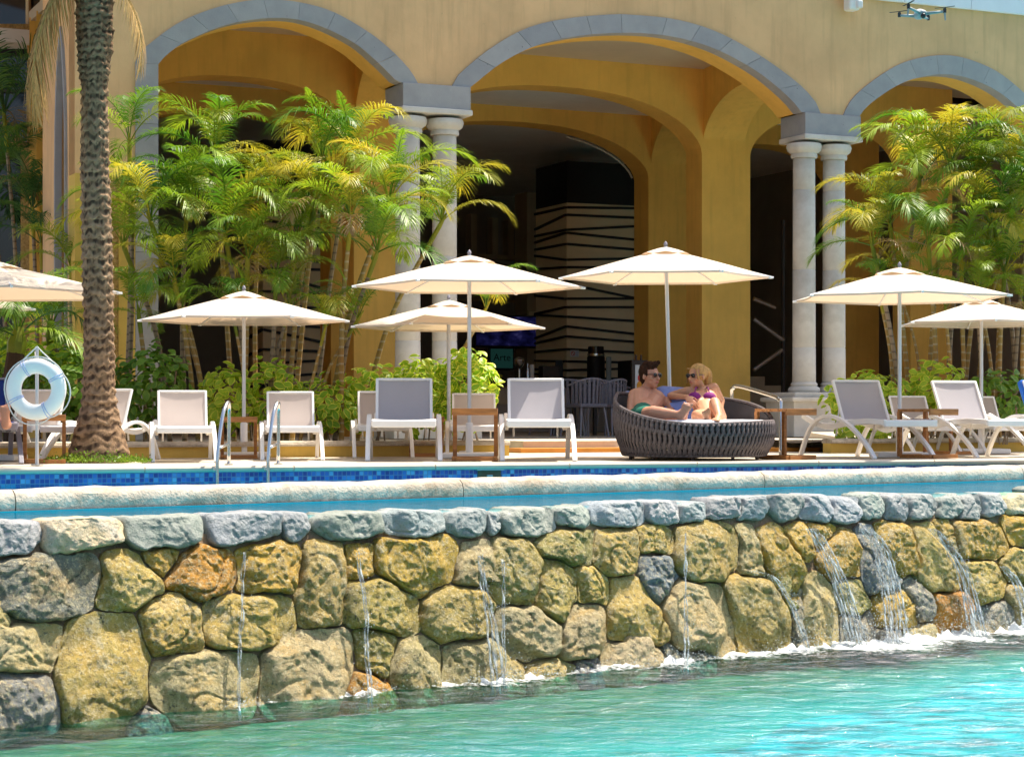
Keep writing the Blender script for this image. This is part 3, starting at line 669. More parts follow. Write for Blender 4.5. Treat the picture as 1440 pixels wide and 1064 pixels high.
# foam heaps where the streams land, and a thin lacy line along the wall
hot = [(323, .10, .5), (505, .16, .6), (620, .3, .4), (686, .22, 1.), (750, .25, .8), (880, .3, .6), (948, .25, 1.), (1060, .3, .8), (1125, .25, 1.), (1190, .3, 1.8), (1245, .35, 2.2), (1300, .3, 1.4), (1358, .3, 1.8), (1432, .35, 1.6)]
hh = [((wall_pt(px, 950)[0]), sp, am) for px, sp, am in hot]
fo.c = []; nt, nd = 520, 16
for j in range(nd + 1):
    for i in range(nt + 1):
        t_ = -.6 + 10.4 * i / nt; d = -.05 + .75 * (j / nd) ** 1.4
        base_ = .34 + .22 * noise.noise(Vector((t_ * 2.3, 0, 4))); den = base_ * math.exp(-max(0, d) / .07) if t_ > 1.4 else base_ * .5 * .6 * math.exp(-max(0, d) / .05)
        for t0, sp, am in hh: den += .6 * am * math.exp(-((t_ - t0) / (sp * .62)) ** 2) * math.exp(-max(0, d) / (.11 + .10 * am))
        den = min(1.0, den); p = WA + WD * t_ - WN * d
        q = p; wv_ = wave(q)
        fo.v.append((p.x, p.y, WATER_Z + wv_ + .004 + .06 * den * (.5 + .9 * noise.noise(Vector((q.x * 14, q.y * 14, 2))) + .6 * noise.noise(Vector((q.x * 31, q.y * 31, 6)))) * math.exp(-max(0, d) / .16))); fo.c.append(den if d < .6 else 0)
        if i and j: a_ = (j - 1) * (nt + 1) + i - 1; fo.f.append((a_, a_ + 1, a_ + nt + 2, a_ + nt + 1))
tag(fo.build('foam', MT['froth'], smooth='all', kind='stuff'), 'white foam and bubbles along the foot of the rock wall', 'foam')
sb = MB()
for t0, sp, am in hh:
    for i in range(int(150 * am)):
        t_ = t0 + rr.gauss(0, sp * .6); sb.ball(WA + WD * t_ - WN * (.03 + abs(rr.gauss(0, .10))) + Vector((0, 0, WATER_Z + .02 + abs(rr.gauss(0, .05 * am)))), rr.uniform(.0012, .0032), 5, 4)
tag(sb.build('splash_drops', MT['foam'], smooth='all', kind='stuff'), 'fine splash drops above the foam at the rock wall', 'splash')
# ================================================================== TERRACE, PLANTERS
TZ = .12
def dl_at(px, n):     # point on the line parallel to the deck edge, n behind it, seen at pixel column px
    k = (px - 720) / FPX; a = DA + DN * n; t_ = (a.x - k * a.y) / (k * DD.y - DD.x); return t_
def planter(px0, px1, n0, label):
    t0, t1 = dl_at(px0, n0), dl_at(px1, n0)
    e = empty('planter_bed', (0, 0, 0), label=label, cat='planter')
    MB().hexa([at(DL, t0, n0, -.05), at(DL, t1, n0, -.05), at(DL, t1, n0 + .16, -.05), at(DL, t0, n0 + .16, -.05), at(DL, t0, n0, .1), at(DL, t1, n0, .1), at(DL, t1, n0 + .16, .1), at(DL, t0, n0 + .16, .1)]).build('planter_wall', MT['ochre_wall'], e)
    m = MB(); n = 60; prof = [(-.03, .1), (-.035, .12), (-.02, .145), (.1, .152), (.19, .14), (.19, .1)]
    rings = []
    for i in range(n + 1):
        t_ = t0 + (t1 - t0) * i / n
        rings.append([at(DL, t_, n0 + a, z + (.008 * noise.noise(Vector((t_ * 6, a * 9, z))) if z > .11 else 0)) for a, z in prof])
    m.loft(rings).build('wall_cap', MT['lip_stone'], e, smooth=True)
    so_ = MB(); g = 40
    for j in range(9):
        for i in range(g + 1):
            t_ = t0 + (t1 - t0) * i / g; nn = n0 + .15 + (2.9) * j / 8; so_.v.append(tuple(at(DL, t_, nn, .105 + .03 * noise.noise(Vector((t_ * 3, nn * 3, 0))))))
    for j in range(8):
        for i in range(g): a = j * (g + 1) + i; so_.f.append((a, a + 1, a + g + 2, a + g + 1))
    so_.build('soil', MT['soil'], e, smooth='all')
    return e
planter(-260, 716, 3.3, 'long low ochre planter wall with stone cap, filled with cane palms and shrubs')
planter(1168, 1720, 3.3, 'low ochre planter wall beside the stone columns with palms and shrubs')
# terrace slab with one step down to the deck
m = MB(); m.hexa([W(-12, -2.1, -.5), W(16, -2.1, -.5), W(16, 24, -.5), W(-12, 24, -.5), W(-12, -2.1, TZ - .012), W(16, -2.1, TZ - .012), W(16, 24, TZ - .012), W(-12, 24, TZ - .012)])
m.build('terrace', MT['interior_floor'], kind='structure')
s0, s1 = s_at(722, -2.3), s_at(1166, -2.3)
st = empty('terrace_steps', (0, 0, 0), label='cream stone step leading up to the arcade terrace', cat='step')
x = s0
while x < s1 - .05:
    x2 = min(x + .62, s1); MB().ub(x + .003, x2 - .003, -2.55, -.9, -.03, TZ).build('step_slab', MT['cream_stone'], st, bevel=.006); x = x2
# orange timber bench strip set along the step
tb = empty('timber_plank', (0, 0, 0), label='orange timber plank lying along the foot of the cream step', cat='plank')
for a, b in ((724, 800), (800.8, 880)):
    MB().ub(s_at(a, -2.75), s_at(b, -2.75), -2.9, -2.58, -.004, .045).build('board', MT['orange_wood'], tb, bevel=.004)
tb2 = empty('timber_plank', (0, 0, 0), label='orange timber plank between the woven daybed and the chrome handrail', cat='plank')
MB().ub(s_at(1070, -3.2), s_at(1140, -3.2), -3.4, -3.1, -.004, .04).build('board', MT['orange_wood'], tb2, bevel=.004)
# pale ramp wing beside the columns
MB().hexa([W(4.75, -3.35, -.02), W(6.2, -3.0, -.02), W(6.2, -.95, -.02), W(4.75, -.95, -.02), W(4.75, -3.3, .0), W(6.2, -2.95, .0), W(6.2, -.95, .19), W(4.75, -.95, .19)]).build('ramp_wing', MT['cream_stone'])
o = bpy.data.objects['ramp_wing']; tag(o, 'pale stone ramp wing at the foot of the paired columns', 'ramp')

# ================================================================== ARCADED BUILDING
bld = empty('arcade_building', (0, 0, 0), label='tan plaster hotel building with grey stone arches and mustard vaulted arcade', cat='building')
SPZ, TOPZ = 4.38, 6.5
def curve(pts, v=0): return [Vector(sz(x, y, v)) for x, y in pts]
Lo = curve([(190, 88), (196, 76), (210, 62), (256, 30), (320, 7), (385, 0), (456, 13), (513, 43), (550, 72), (577, 101), (587, 120)])
Li = curve([(222, 90), (236, 76), (263, 58), (320, 35), (385, 26), (437, 33), (494, 59), (530, 88), (562, 120)])
Mo = curve([(635, 121), (643, 107), (686, 71), (738, 41), (795, 27), (860, 21), (893, 22), (949, 28), (1006, 45), (1062, 75), (1118, 115), (1145, 143), (1153, 160)])
Mi = curve([(660, 124), (700, 92), (738, 71), (776, 58), (832, 49), (893, 47), (949, 53), (1006, 70), (1062, 100), (1100, 130), (1126, 156)])
Ro = curve([(1185, 162), (1198, 139), (1228, 113), (1266, 90), (1303, 80), (1335, 78.5)])
Ri = curve([(1207, 162), (1228, 142), (1266, 118), (1303, 107), (1335, 105.5)])
for c_ in (Ro, Ri):
    mid = c_[-1].x; c_ += [Vector((2 * mid - p.x, p.y)) for p in reversed(c_[:-1])]
def densify(c, n=36):
    c = [Vector((p.x, p.y, 0)) for p in c]; d = catmull(c, 8)
    L = [0]
    for i in range(1, len(d)): L.append(L[-1] + (d[i] - d[i - 1]).length)
    o = []; j = 0
    for k in range(n + 1):
        x = L[-1] * k / n
        while j < len(L) - 2 and L[j + 1] < x: j += 1
        o.append(d[j].lerp(d[j + 1], (x - L[j]) / max(1e-9, L[j + 1] - L[j])))
    o[0].y = SPZ; o[-1].y = SPZ
    return o
ARCH = [(densify(Lo), densify(Li)), (densify(Mo), densify(Mi)), (densify(Ro), densify(Ri))]
front = MB()
def strip(m, c, v, ztop):
    n = len(m.v); m.v += [tuple(W(p.x, v, p.y)) for p in c] + [tuple(W(p.x, v, ztop)) for p in c]; k = len(c)
    m.f += [(n + i, n + i + 1, n + k + i + 1, n + k + i) for i in range(k - 1)]
def rect(m, s0, s1, v, z0, z1): m.add([W(s0, v, z0), W(s1, v, z0), W(s1, v, z1), W(s0, v, z1)], [(0, 1, 2, 3)])
def soff(m, c, v0, v1):
    n = len(m.v); k = len(c); m.v += [tuple(W(p.x, v0, p.y)) for p in c] + [tuple(W(p.x, v1, p.y)) for p in c]
    m.f += [(n + i, n + i + 1, n + k + i + 1, n + k + i) for i in range(k - 1)]
for o_, i_ in ARCH: strip(front, o_, 0, TOPZ)
rect(front, ARCH[0][0][-1].x, ARCH[1][0][0].x, 0, SPZ, TOPZ); rect(front, ARCH[1][0][-1].x, ARCH[2][0][0].x, 0, SPZ, TOPZ)
sL, sR = s_at(105), ARCH[2][0][-1].x
PJ = ARCH[0][0][0].x      # outer edge of the left jamb
rect(front, sL, PJ, 0, 3.1, TOPZ); rect(front, sR, sR + 3, 0, 0, TOPZ)
front.build('front_wall', MT['tan_plaster'], bld)
# left pier below: rough stucco panel framed by smooth borders
p_ = MB(); p_.ub(sL, sL + .17, -.02, .3, 0, 3.1); p_.ub(PJ - .19, PJ - .002, -.02, .3, 0, 3.1); p_.build('pier_border', MT['ochre_wall'], bld)
MB().ub(sL + .17, PJ - .19, .0, .3, 0, 3.1).build('stucco_panel', MT['rough_stucco'], bld)
so1 = MB()
for o_, i_ in ARCH:
    soff(so1, i_, .18, .56); strip(so1, i_, .56, 5.75)
rect(so1, ARCH[0][1][-1].x, ARCH[1][1][0].x, .56, SPZ, 5.75); rect(so1, ARCH[1][1][-1].x, ARCH[2][1][0].x, .56, SPZ, 5.75)
so1.build('arch_soffit', MT['mustard_plaster'], bld)
# voussoirs
for (o_, i_), n in zip(ARCH, (9, 11, 9)):
    k = len(o_) - 1; per = k / n
    for a in range(n):
        i0, i1 = round(a * per), round((a + 1) * per); m = MB(); rings = []
        for j in range(i0, i1 + 1):
            g = 0
            po, pi = o_[j].copy(), i_[j].copy()
            if j == i0 and a: po = o_[j].lerp(o_[j + 1], .016); pi = i_[j].lerp(i_[j + 1], .016)
            if j == i1 and a < n - 1: po = o_[j].lerp(o_[j - 1], .016); pi = i_[j].lerp(i_[j - 1], .016)
            rings.append([W(pi.x, -.022, pi.y), W(po.x, -.022, po.y), W(po.x, .02, po.y), W(po.x, .18, po.y), W(pi.x, .18, pi.y)])
        m.loft(rings); m.build('voussoir', MT['arch_stone'], bld)
# grey jamb blocks on the left
JL, JI = ARCH[0][0][0].x, ARCH[0][1][0].x
z = .12; hs = [.62, .8, .7, .85, .6, .68]; hs = [h * (SPZ - .12) / sum(hs) for h in hs]
for h in hs:
    MB().ub(JL, JI, -.022, .56, z + .002, z + h - .002).build('jamb_block', MT['arch_stone'], bld); z += h
# roof, gallery ceiling, far walls
MB().ub(-6, 13, .0, 26, TOPZ, TOPZ + .3).build('roof_slab', MT['tan_plaster'], bld)
MB().ub(sL + .3, sR + 3, .56, 4.2, 5.56, 5.7).build('gallery_ceiling', MT['cream_ceiling'], bld)
MB().ub(-5, 13, 4.4, 24, 5.32, 5.5).build('hall_ceiling', MT['grey_ceiling'], bld)
MB().ub(-6, 13, 18.5, 18.8, 0, TOPZ).build('back_wall', MT['interior_dark'], bld)
MB().ub(12.6, 13, .56, 24, 0, TOPZ).build('end_wall', MT['interior_dark'], bld)
# side wall round the corner, with a narrow pointed arch seen almost edge on
m = MB(); m.ub(sL, sL + .3, .302, .37, 0, TOPZ); m.ub(sL, sL + .3, .98, 1.78, 0, TOPZ); m.ub(sL, sL + .3, .37, .98, 4.9, TOPZ); m.ub(sL + .3, PJ, 1.5, 1.78, 0, TOPZ); m.build('side_wall', MT['tan_plaster'], bld)
MB().ub(PJ - .1, PJ + .1, 1.78, 7.2, 0, 5.6).build('gallery_end_wall', MT['mustard_plaster'], bld)
MB().ub(PJ - .1, PJ + .2, 7.2, 24, 0, TOPZ).build('hall_side_wall', MT['interior_dark'], bld)
m = MB()
sv_ = lambda l: [(.37 + (v - 1.0) * .61 / 1.3, z if z < 3.4 else 3.2 + (z - 3.4) * .92) for v, z in l]
arc = [(1.0, 3.4), (1.04, 3.95), (1.15, 4.45), (1.35, 4.9), (1.65, 5.2), (1.95, 4.9), (2.15, 4.45), (2.26, 3.95), (2.3, 3.4)]
inn = [(1.09, 3.4), (1.13, 3.9), (1.24, 4.36), (1.41, 4.78), (1.65, 5.05), (1.89, 4.78), (2.06, 4.36), (2.17, 3.9), (2.21, 3.4)]
arc = sv_(arc); inn = sv_(inn); arc = [(.37, 0)] + arc + [(.98, 0)]; inn = [(inn[0][0], 0)] + inn + [(inn[-1][0], 0)]
m.loft([[W(sL - .03, a[0], a[1]), W(sL - .03, b[0], b[1]), W(sL + .05, b[0], b[1]), W(sL + .05, a[0], a[1])] for a, b in zip(arc, inn)])
m.build('side_arch_trim', MT['arch_stone'], bld)
m = MB(); top = [(v, 4.9) for v, z in arc]
m.loft([[W(sL, a[0], a[1]), W(sL, b[0], b[1]), W(sL + .28, b[0], b[1]), W(sL + .28, a[0], a[1])] for a, b in zip(arc[1:-1], top[1:-1])])
m.build('side_spandrel', MT['tan_plaster'], bld)
# inner arched walls A and B of the vault, lateral arches between piers
def ellipse(s0, s1, zc, n=26, p=2.35): 
    c = (s0 + s1) / 2; h = (s1 - s0) / 2; o = []
    for k in range(n + 1):
        x = -math.cos(math.pi * k / n); o.append(Vector((c + h * x, 4.31 + (zc - 4.31) * (1 - abs(x) ** p) ** (1 / 1.75), 0)))
    return o
def arched_wall(name, s_list, v0, v1, zt, mat):
    # s_list: (pillar s0, s1) left to right; arches between them
    m = MB()
    for i, (a, b) in enumerate(s_list):
        m.ub(a, b, v0, v1, 0, 4.31)
        for v in (v0, v1): rect(m, a, b, v, 4.31, zt)
        if i + 1 < len(s_list):
            c = ellipse(b, s_list[i + 1][0], s_list_z[i]); strip(m, c, v0, zt); strip(m, c, v1, zt); soff(m, c, v0, v1)
    return m.build(name, MT[mat], bld)
s_list_z = [4.95, 5.14, 4.98]
arched_wall('inner_arched_wall', [(-4.0, -2.95), (.33, 1.17), (5.836, 6.674), (9.6, 10.4)], 3.6, 4.07, 5.6, 'mustard_plaster')
s_list_z = [4.95, 5.08, 4.98]
arched_wall('hall_arched_wall', [(-4.0, -2.2), (1.05, 1.9), (6.557, 7.4), (10.3, 11.1)], 6.6, 7.1, 5.6, 'mustard_plaster')
def lateral(s0, s1, v0, v1, name, e0, e1):
    m = MB(); sk = lambda a, b, v: a + (b - a) * (v - v0) / (v1 - v0); n = 22; c = (v0 + v1) / 2; h = (v1 - v0) / 2
    pts = [(c - h * math.cos(math.pi * k / n), 4.31 + .78 * math.sin(math.pi * k / n) ** .9) for k in range(n + 1)]
    for s, e_ in ((s0, e0), (s1, e1)):
        b = len(m.v); m.v += [tuple(W(sk(s, e_, v), v, z)) for v, z in pts] + [tuple(W(sk(s, e_, v), v, 5.58)) for v, z in pts]
        m.f += [(b + i, b + i + 1, b + n + 2 + i, b + n + 1 + i) for i in range(n)]
    b = len(m.v); m.v += [tuple(W(sk(s0, e0, v), v, z)) for v, z in pts] + [tuple(W(sk(s1, e1, v), v, z)) for v, z in pts]; m.f += [(b + i, b + i + 1, b + n + 2 + i, b + n + 1 + i) for i in range(n)]
    m.build(name, MT['mustard_plaster'], bld)
for a, b in ((-.30, .36), (5.36, 5.87)): lateral(a, a + .72, .5, 3.65, 'cross_arch', b, b + .72); lateral(b, b + .72, 4.0, 6.65, 'cross_arch', b + .75, b + 1.45)
# light strip under the vault edge
m = MB(); c = ellipse(1.9, 6.557, 5.08)
m.tube([W(p.x, 7.14, p.y - .03) for p in c[17:26]], .016, 6).build('light_strip', MT['column_stone'], bld)
# entablature blocks and column pairs
blocks = [(-.367, .513), (5.299, 6.17)]
for (a, b), where in zip(blocks, ('behind the cane palms', 'beside the dark stair opening')):
    e = empty('impost_block', (0, 0, 0), label='grey stone impost block over the column pair ' + where, cat='impost block', group='impost blocks over the column pairs')
    MB().ub(a, b, -.045, .56, 4.10, SPZ).build('block', MT['arch_stone'], e, bevel=.006)
    MB().ub(a - .02, b + .02, -.07, .58, 4.03, 4.10).build('moulding', MT['column_stone'], e, bevel=.015)
def column(s, label):
    c = W(s, .16, 0)
    e = empty('column', c, label=label, cat='column', group='paired stone columns of the arcade')
    r = .150
    MB().lathe([(r + .02, 3.80), (r + .028, 3.83), (r + .02, 3.86), (r + .07, 3.90), (r + .085, 3.95), (r + .075, 3.99), (r + .03, 4.0)], n=32).build('capital', MT['column_stone'], e, smooth=True)
    MB().ub(-.0, .0, 0, 0, 0, 0) if False else None
    z = .84; hs = [.46, 1.03, 1.05, .42]; hs = [h * (3.80 - .84) / sum(hs) for h in hs]
    for k, h in enumerate(hs):
        r0 = r * (1.04 - .02 * k); r1 = r * (1.02 - .02 * k)
        MB().lathe([(r0 - .006, z), (r0, z + .008), (r1, z + h - .008), (r1 - .006, z + h)], n=32).build('drum', MT['column_stone'], e, smooth=True); z += h
    MB().lathe([(r + .05, .70), (r + .065, .735), (r + .05, .77), (r + .02, .785), (r + .03, .81), (r + .008, .842)], n=32).build('base', MT['column_stone'], e, smooth=True)
column(-.257 + .03, 'pale stone column of the pair behind the cane palms, the half nearer the grey jamb arch')
column(.223 + .03, 'pale stone column of the palm side pair, beside the wide central arch')
column(5.31 + .1, 'pale stone drum column beside the dark stair opening, of the pair by the ramp')
column(5.799 + .08, 'pale stone drum column beside the shrubs, of the pair by the ramp')
for a, b, where in ((-.6, .66, 'hidden behind the hedge and palms'), (4.97, 6.25, 'standing beside the pale ramp')):
    e = empty('pedestal', (0, 0, 0), label='pale stone pedestal under the column pair ' + where, cat='pedestal', group='pedestals of the column pairs')
    MB().ub(a + .06, b - .06, -.19, .5, TZ, .60).build('die', MT['column_stone'], e, bevel=.006)
    MB().ub(a, b, -.25, .56, .58, .64).build('cornice', MT['column_stone'], e, bevel=.02)
    MB().ub(a + .09, b - .09, -.16, .47, .64, .702).build('plinth', MT['column_stone'], e, bevel=.01)
# white eave and flood lamp at the top
m = MB(); a0 = s_at(1172); 
e = empty('white_eave', (0, 0, 0), label='white box eave running along the top of the tan wall', cat='eave')
zt = sz(1300, 8)[1]
for k in range(5): MB().ub(a0 + k * 1.1 + .003, a0 + (k + 1) * 1.1 - .003, -.06, -.002, zt, zt + .55).build('eave_panel', MT['tan_canopy_white'], e, bevel=.01)
e = empty('flood_lamp', W(s_at(1188), -.16, 5.84), TH, label='small white flood lamp fixed to the end of the white eave', cat='lamp')
MB().box((0, 0, .0), (.17, .16, .2)).build('housing', MT['white_paint'], e, bevel=.03)
MB().box((.06, -.09, -.02), (.09, .06, .11)).build('lens', MT['paper_white'], e, bevel=.02)
MB().tube([(0, .05, .08), (0, .2, .12), (0, .4, .12)], .02, 8).build('bracket', MT['white_paint'], e)

# ================================================================== INSIDE THE HALL
def tower(px0, px1, pytop, v, depth, nsl, label, seed, boxh=.75):
    rr = random.Random(seed); a, b = s_at(px0, v), s_at(px1, v); zt = sz(px0, pytop, v)[1]
    e = empty('slatted_tower', (0, 0, 0), label=label, cat='screen wall')
    MB().ub(a, b, v, v + depth, TZ, zt).build('panel', MT['slat_panel'], e)
    MB().ub(a, b + .06, v - .02, v + depth, zt, min(5.3, zt + boxh)).build('dark_box', MT['black'], e)
    MB().ub(b, b + .06, v - .03, v + .05, TZ, zt).build('post', MT['black'], e)
    z = zt - .05; k = 0
    while z > .5:
        d0, d1 = rr.uniform(-.07, .07), rr.uniform(-.07, .07)
        if k % 5 == 3: d0 += .10; d1 -= .08
        MB().bar(W(a, v - .015, z + d0), W(b, v - .015, z + d1), .05, .042).build('slat', MT['black'], e)
        MB().bar(W(a - .015, v, z + d0), W(a - .015, v + depth, z + rr.uniform(-.16, .16)), .05, .04).build('slat', MT['black'], e)
        z -= .185; k += 1
    return e
tower(797, 892, 285, 9.8, 1.3, 18, 'beige screen wall with slanting black slats beside the bar', 3)
tower(370, 470, 262, 8.6, 1.2, 14, 'beige slatted screen wall behind the cane palms', 4)
pil = empty('hall_pillar', (0, 0, 0), label='plain beige pillar behind the wall television', cat='pillar')
MB().ub(s_at(741, 15), s_at(775, 15), 15, 15.6, TZ, sz(741, 270, 15)[1]).build('shaft', MT['interior_beige'], pil)
MB().ub(s_at(741, 15), s_at(783, 15), 14.9, 15.5, sz(741, 468, 15)[1], sz(741, 438, 15)[1]).build('switch_panel', MT['slat_panel'], pil)
gal = empty('mezzanine_rail', (0, 0, 0), label='pale mezzanine edge and rail crossing the dark hall', cat='railing')
for y, h in ((366, .1), (425, .04)): MB().ub(s_at(640, 16.4), s_at(800, 16.4), 16.3, 16.5, sz(720, y, 16.4)[1], sz(720, y, 16.4)[1] + h).build('rail', MT['interior_beige'], gal)
for x in (660, 690, 712): MB().ub(s_at(x, 16.4), s_at(x + 8, 16.4), 16.3, 16.6, sz(720, 366, 16.4)[1], sz(720, 300 + (x % 7) * 2, 16.4)[1]).build('post', MT['interior_beige'], gal)
def screen(px0, px1, py0, py1, v, name, label, cat, mat):
    a, b = s_at(px0, v), s_at(px1, v); z0, z1 = sz(px0, py1, v)[1], sz(px0, py0, v)[1]
    e = empty(name, (0, 0, 0), label=label, cat=cat)
    MB().ub(a, b, v, v + .09, z0, z1).build('bezel', MT['black'], e, bevel=.01)
    MB().ub(a + .03, b - .03, v - .006, v + .01, z0 + .04, z1 - .03).build('screen', MT[mat], e)
    return e, a, b, z0, z1
screen(668, 764, 442, 488, 14.2, 'television', 'wide dark television glowing blue above the bar', 'television', 'screen_blue')
e, a, b, z0, z1 = screen(688, 723, 488, 520, 13.6, 'menu_screen', 'small green menu screen under the television', 'screen', 'screen_green')
cu = bpy.data.curves.new('lettering', 'FONT'); cu.body = 'Arte'; cu.size = .2; cu.extrude = .002; cu.align_x = 'CENTER'
to = bpy.data.objects.new('lettering', cu); col.objects.link(to)
bpy.context.view_layer.update(); me = bpy.data.meshes.new_from_object(to.evaluated_get(bpy.context.evaluated_depsgraph_get())); bpy.data.objects.remove(to)
me.materials.clear(); me.materials.append(MT['black']); o = obj_from(me, 'lettering', e)
o.matrix_local = Matrix.Translation(W((a + b) / 2, 13.58, (z0 + z1) / 2 - .04)) @ Matrix.Rotation(TH, 4, 'Z') @ Matrix.Rotation(R(90), 4, 'X')
# bar counter and things on it
bar_ = empty('bar_counter', (0, 0, 0), label='long dark bar counter with a timber front band', cat='bar counter')
bz = sz(820, 536, 8.6)[1]
MB().ub(s_at(640, 8.6), s_at(893, 8.6), 8.3, 8.9, bz - .1, bz).build('counter_top', MT['black'], bar_, bevel=.008)
MB().ub(s_at(640, 8.6), s_at(893, 8.6), 8.45, 8.85, bz - .40, bz - .1).build('timber_band', MT['interior_beige'], bar_)
MB().ub(s_at(640, 8.6), s_at(893, 8.6), 8.5, 8.8, TZ, bz - .40).build('front', MT['interior_dark'], bar_)
for x in (686, 720, 760, 800, 824, 868): MB().ub(s_at(x, 8.44), s_at(x + 8, 8.44), 8.41, 8.45, bz - .41, bz - .1).build('post', MT['dark_brown'], bar_)
def on_bar(px, prof, name, label, cat, mat, v=8.6, n=20):
    e = empty(name, W(s_at(px, v), v, bz), label=label, cat=cat)
    return e, MB().lathe(prof, n=n).build('body', MT[mat], e, smooth=True)
e, _ = on_bar(838, [(.17, 0), (.17, .04), (.155, .06), (.155, .42), (.14, .44), (.14, .46)], 'coffee_urn', 'black drink dispenser with clear top on the bar', 'dispenser', 'black')
MB().lathe([(.14, .46), (.14, .60), (.12, .61)], n=20).build('glass_top', MT['dark_glass'], e, smooth=True)
MB().lathe([(.15, .44), (.152, .47), (.15, .48)], n=20).build('chrome_band', MT['steel'], e, smooth=True)
MB().box((.22, -.02, .22), (.09, .09, .42)).build('cup_tube', MT['drone_grey'], e, bevel=.02)
e, _ = on_bar(730, [(.06, 0), (.03, .02), (.025, .2), (.09, .28), (.1, .36), (.06, .40), (.01, .41)], 'bar_tap', 'chrome domed bar tap on the counter', 'tap', 'steel')
on_bar(742, [(.035, 0), (.035, .18), (.012, .24), (.012, .3)], 'bottle', 'slim steel bottle beside the bar tap', 'bottle', 'steel')
on_bar(748, [(.04, 0), (.04, .26), (.03, .28)], 'tumbler_stack', 'stack of pale tumblers on the bar', 'tumblers', 'paper_white')
on_bar(697, [(.02, 0), (.1, .03), (.12, .09), (.11, .1)], 'fruit_bowl', 'small yellow bowl on the bar counter', 'bowl', 'fruit')
e = empty('till', W(s_at(772, 8.6), 8.6, bz), TH, label='brown cash till screen standing on the bar', cat='till')
MB().box((0, 0, .13), (.32, .2, .26)).build('casing', MT['dark_brown'], e, bevel=.02); MB().box((.17, -.05, .2), (.14, .04, .32)).build('display', MT['black'], e, bevel=.01)
e = empty('dark_cabinet', (0, 0, 0), label='black cabinet standing at the end of the bar', cat='cabinet')
MB().ub(s_at(876, 8.2), s_at(893, 8.2), 7.9, 8.4, TZ, sz(880, 507, 8.2)[1]).build('body', MT['black'], e, bevel=.01)
MB().ub(s_at(876, 8.2) + .02, s_at(893, 8.2) - .02, 7.88, 7.9, TZ + .1, sz(880, 512, 8.2)[1]).build('door', MT['charcoal'], e)
# notice on the slatted wall
e = empty('wall_notice', (0, 0, 0), label='small white no smoking notice on the slatted wall', cat='notice')
zc_, sc_ = sz(808, 497, 9.75)[1], s_at(808, 9.75)
MB().ub(sc_ - .085, sc_ + .085, 9.745, 9.755, zc_ - .06, zc_ + .06).build('plate', MT['paper_white'], e)
m = MB(); m.tube([W(sc_ - .035 + .035 * math.cos(a), 9.742, zc_ + .035 * math.sin(a)) for a in [2 * math.pi * k / 16 for k in range(17)]], .006, 5); m.bar(W(sc_ - .06, 9.742, zc_ + .025), W(sc_ - .01, 9.742, zc_ - .025), .006, .01); m.build('emblem', MT['sign_red'], e)
for k in range(3): MB().ub(sc_ + .015, sc_ + .07, 9.741, 9.744, zc_ - .03 + k * .025, zc_ - .02 + k * .025).build('print_line', MT['strap_blue'], e)
# easel menu board beside the mustard pillar
e = empty('menu_board', (0, 0, 0), label='framed upright menu board with orange artwork behind the seated man', cat='menu board')
sv = 3.3; a, b = s_at(893, sv), s_at(907, sv); z0, z1 = TZ, sz(900, 510, sv)[1]
MB().ub(a - .05, b + .05, sv, sv + .05, z0, z1 + .04).build('frame', MT['dark_brown'], e, bevel=.01)
MB().ub(a, b, sv - .008, sv + .01, z0 + .15, z1 - .03).build('sheet', MT['paper_white'], e)
for k, (f, g, mt, w_) in enumerate([(.62, .75, 'sign_orange', .05), (.45, .58, 'sign_red', .035), (.7, .46, 'dark_brown', .03), (.4, .36, 'sign_orange', .045), (.55, .88, 'dark_brown', .025)]):
    MB().ball(W(a + (b - a) * f, sv - .012, z0 + (z1 - z0) * (.5 + g * .5)), w_, 10, 6, Matrix.Rotation(TH, 3, 'Z'), (1, .1, 1.5)).build('artwork', MT[mt], e)
for f in (.2, .7): MB().tube([W(a + (b - a) * f, sv + .03, z1 + .03), W(a + (b - a) * f, sv + .03, z1 + .12)], .015, 6).build('finial', MT['dark_brown'], e)
# stair behind the right-hand columns
stg = empty('stair', (0, 0, 0), label='pale stair with steel handrail in the dark opening beside the columns', cat='stair')
v0 = 6.2; s0 = s_at(1062, v0)
for k in range(9): MB().ub(s0 + .2 + k * .0, s0 + 1.9 - k * .17, v0 + k * .28, v0 + (k + 1) * .28, TZ, TZ + .16 * (k + 1)).build('tread', MT['interior_beige'], stg)
m = MB(); v = 5.6
for (a, b) in (((1060, 520), (1100, 492)), ((1060, 448), (1102, 478)), ((1060, 420), (1090, 432))): m = MB(); m.tube([W(*(sz(a[0], a[1], v)[0], v, sz(a[0], a[1], v)[1])), W(sz(b[0], b[1], v)[0], v, sz(b[0], b[1], v)[1])], .035, 8); m.build('handrail', MT['steel'], stg, smooth=True)
MB().ub(s_at(1100, 5.6), s_at(1103, 5.6), 5.58, 5.64, TZ, 3.6).build('newel', MT['charcoal'], stg)
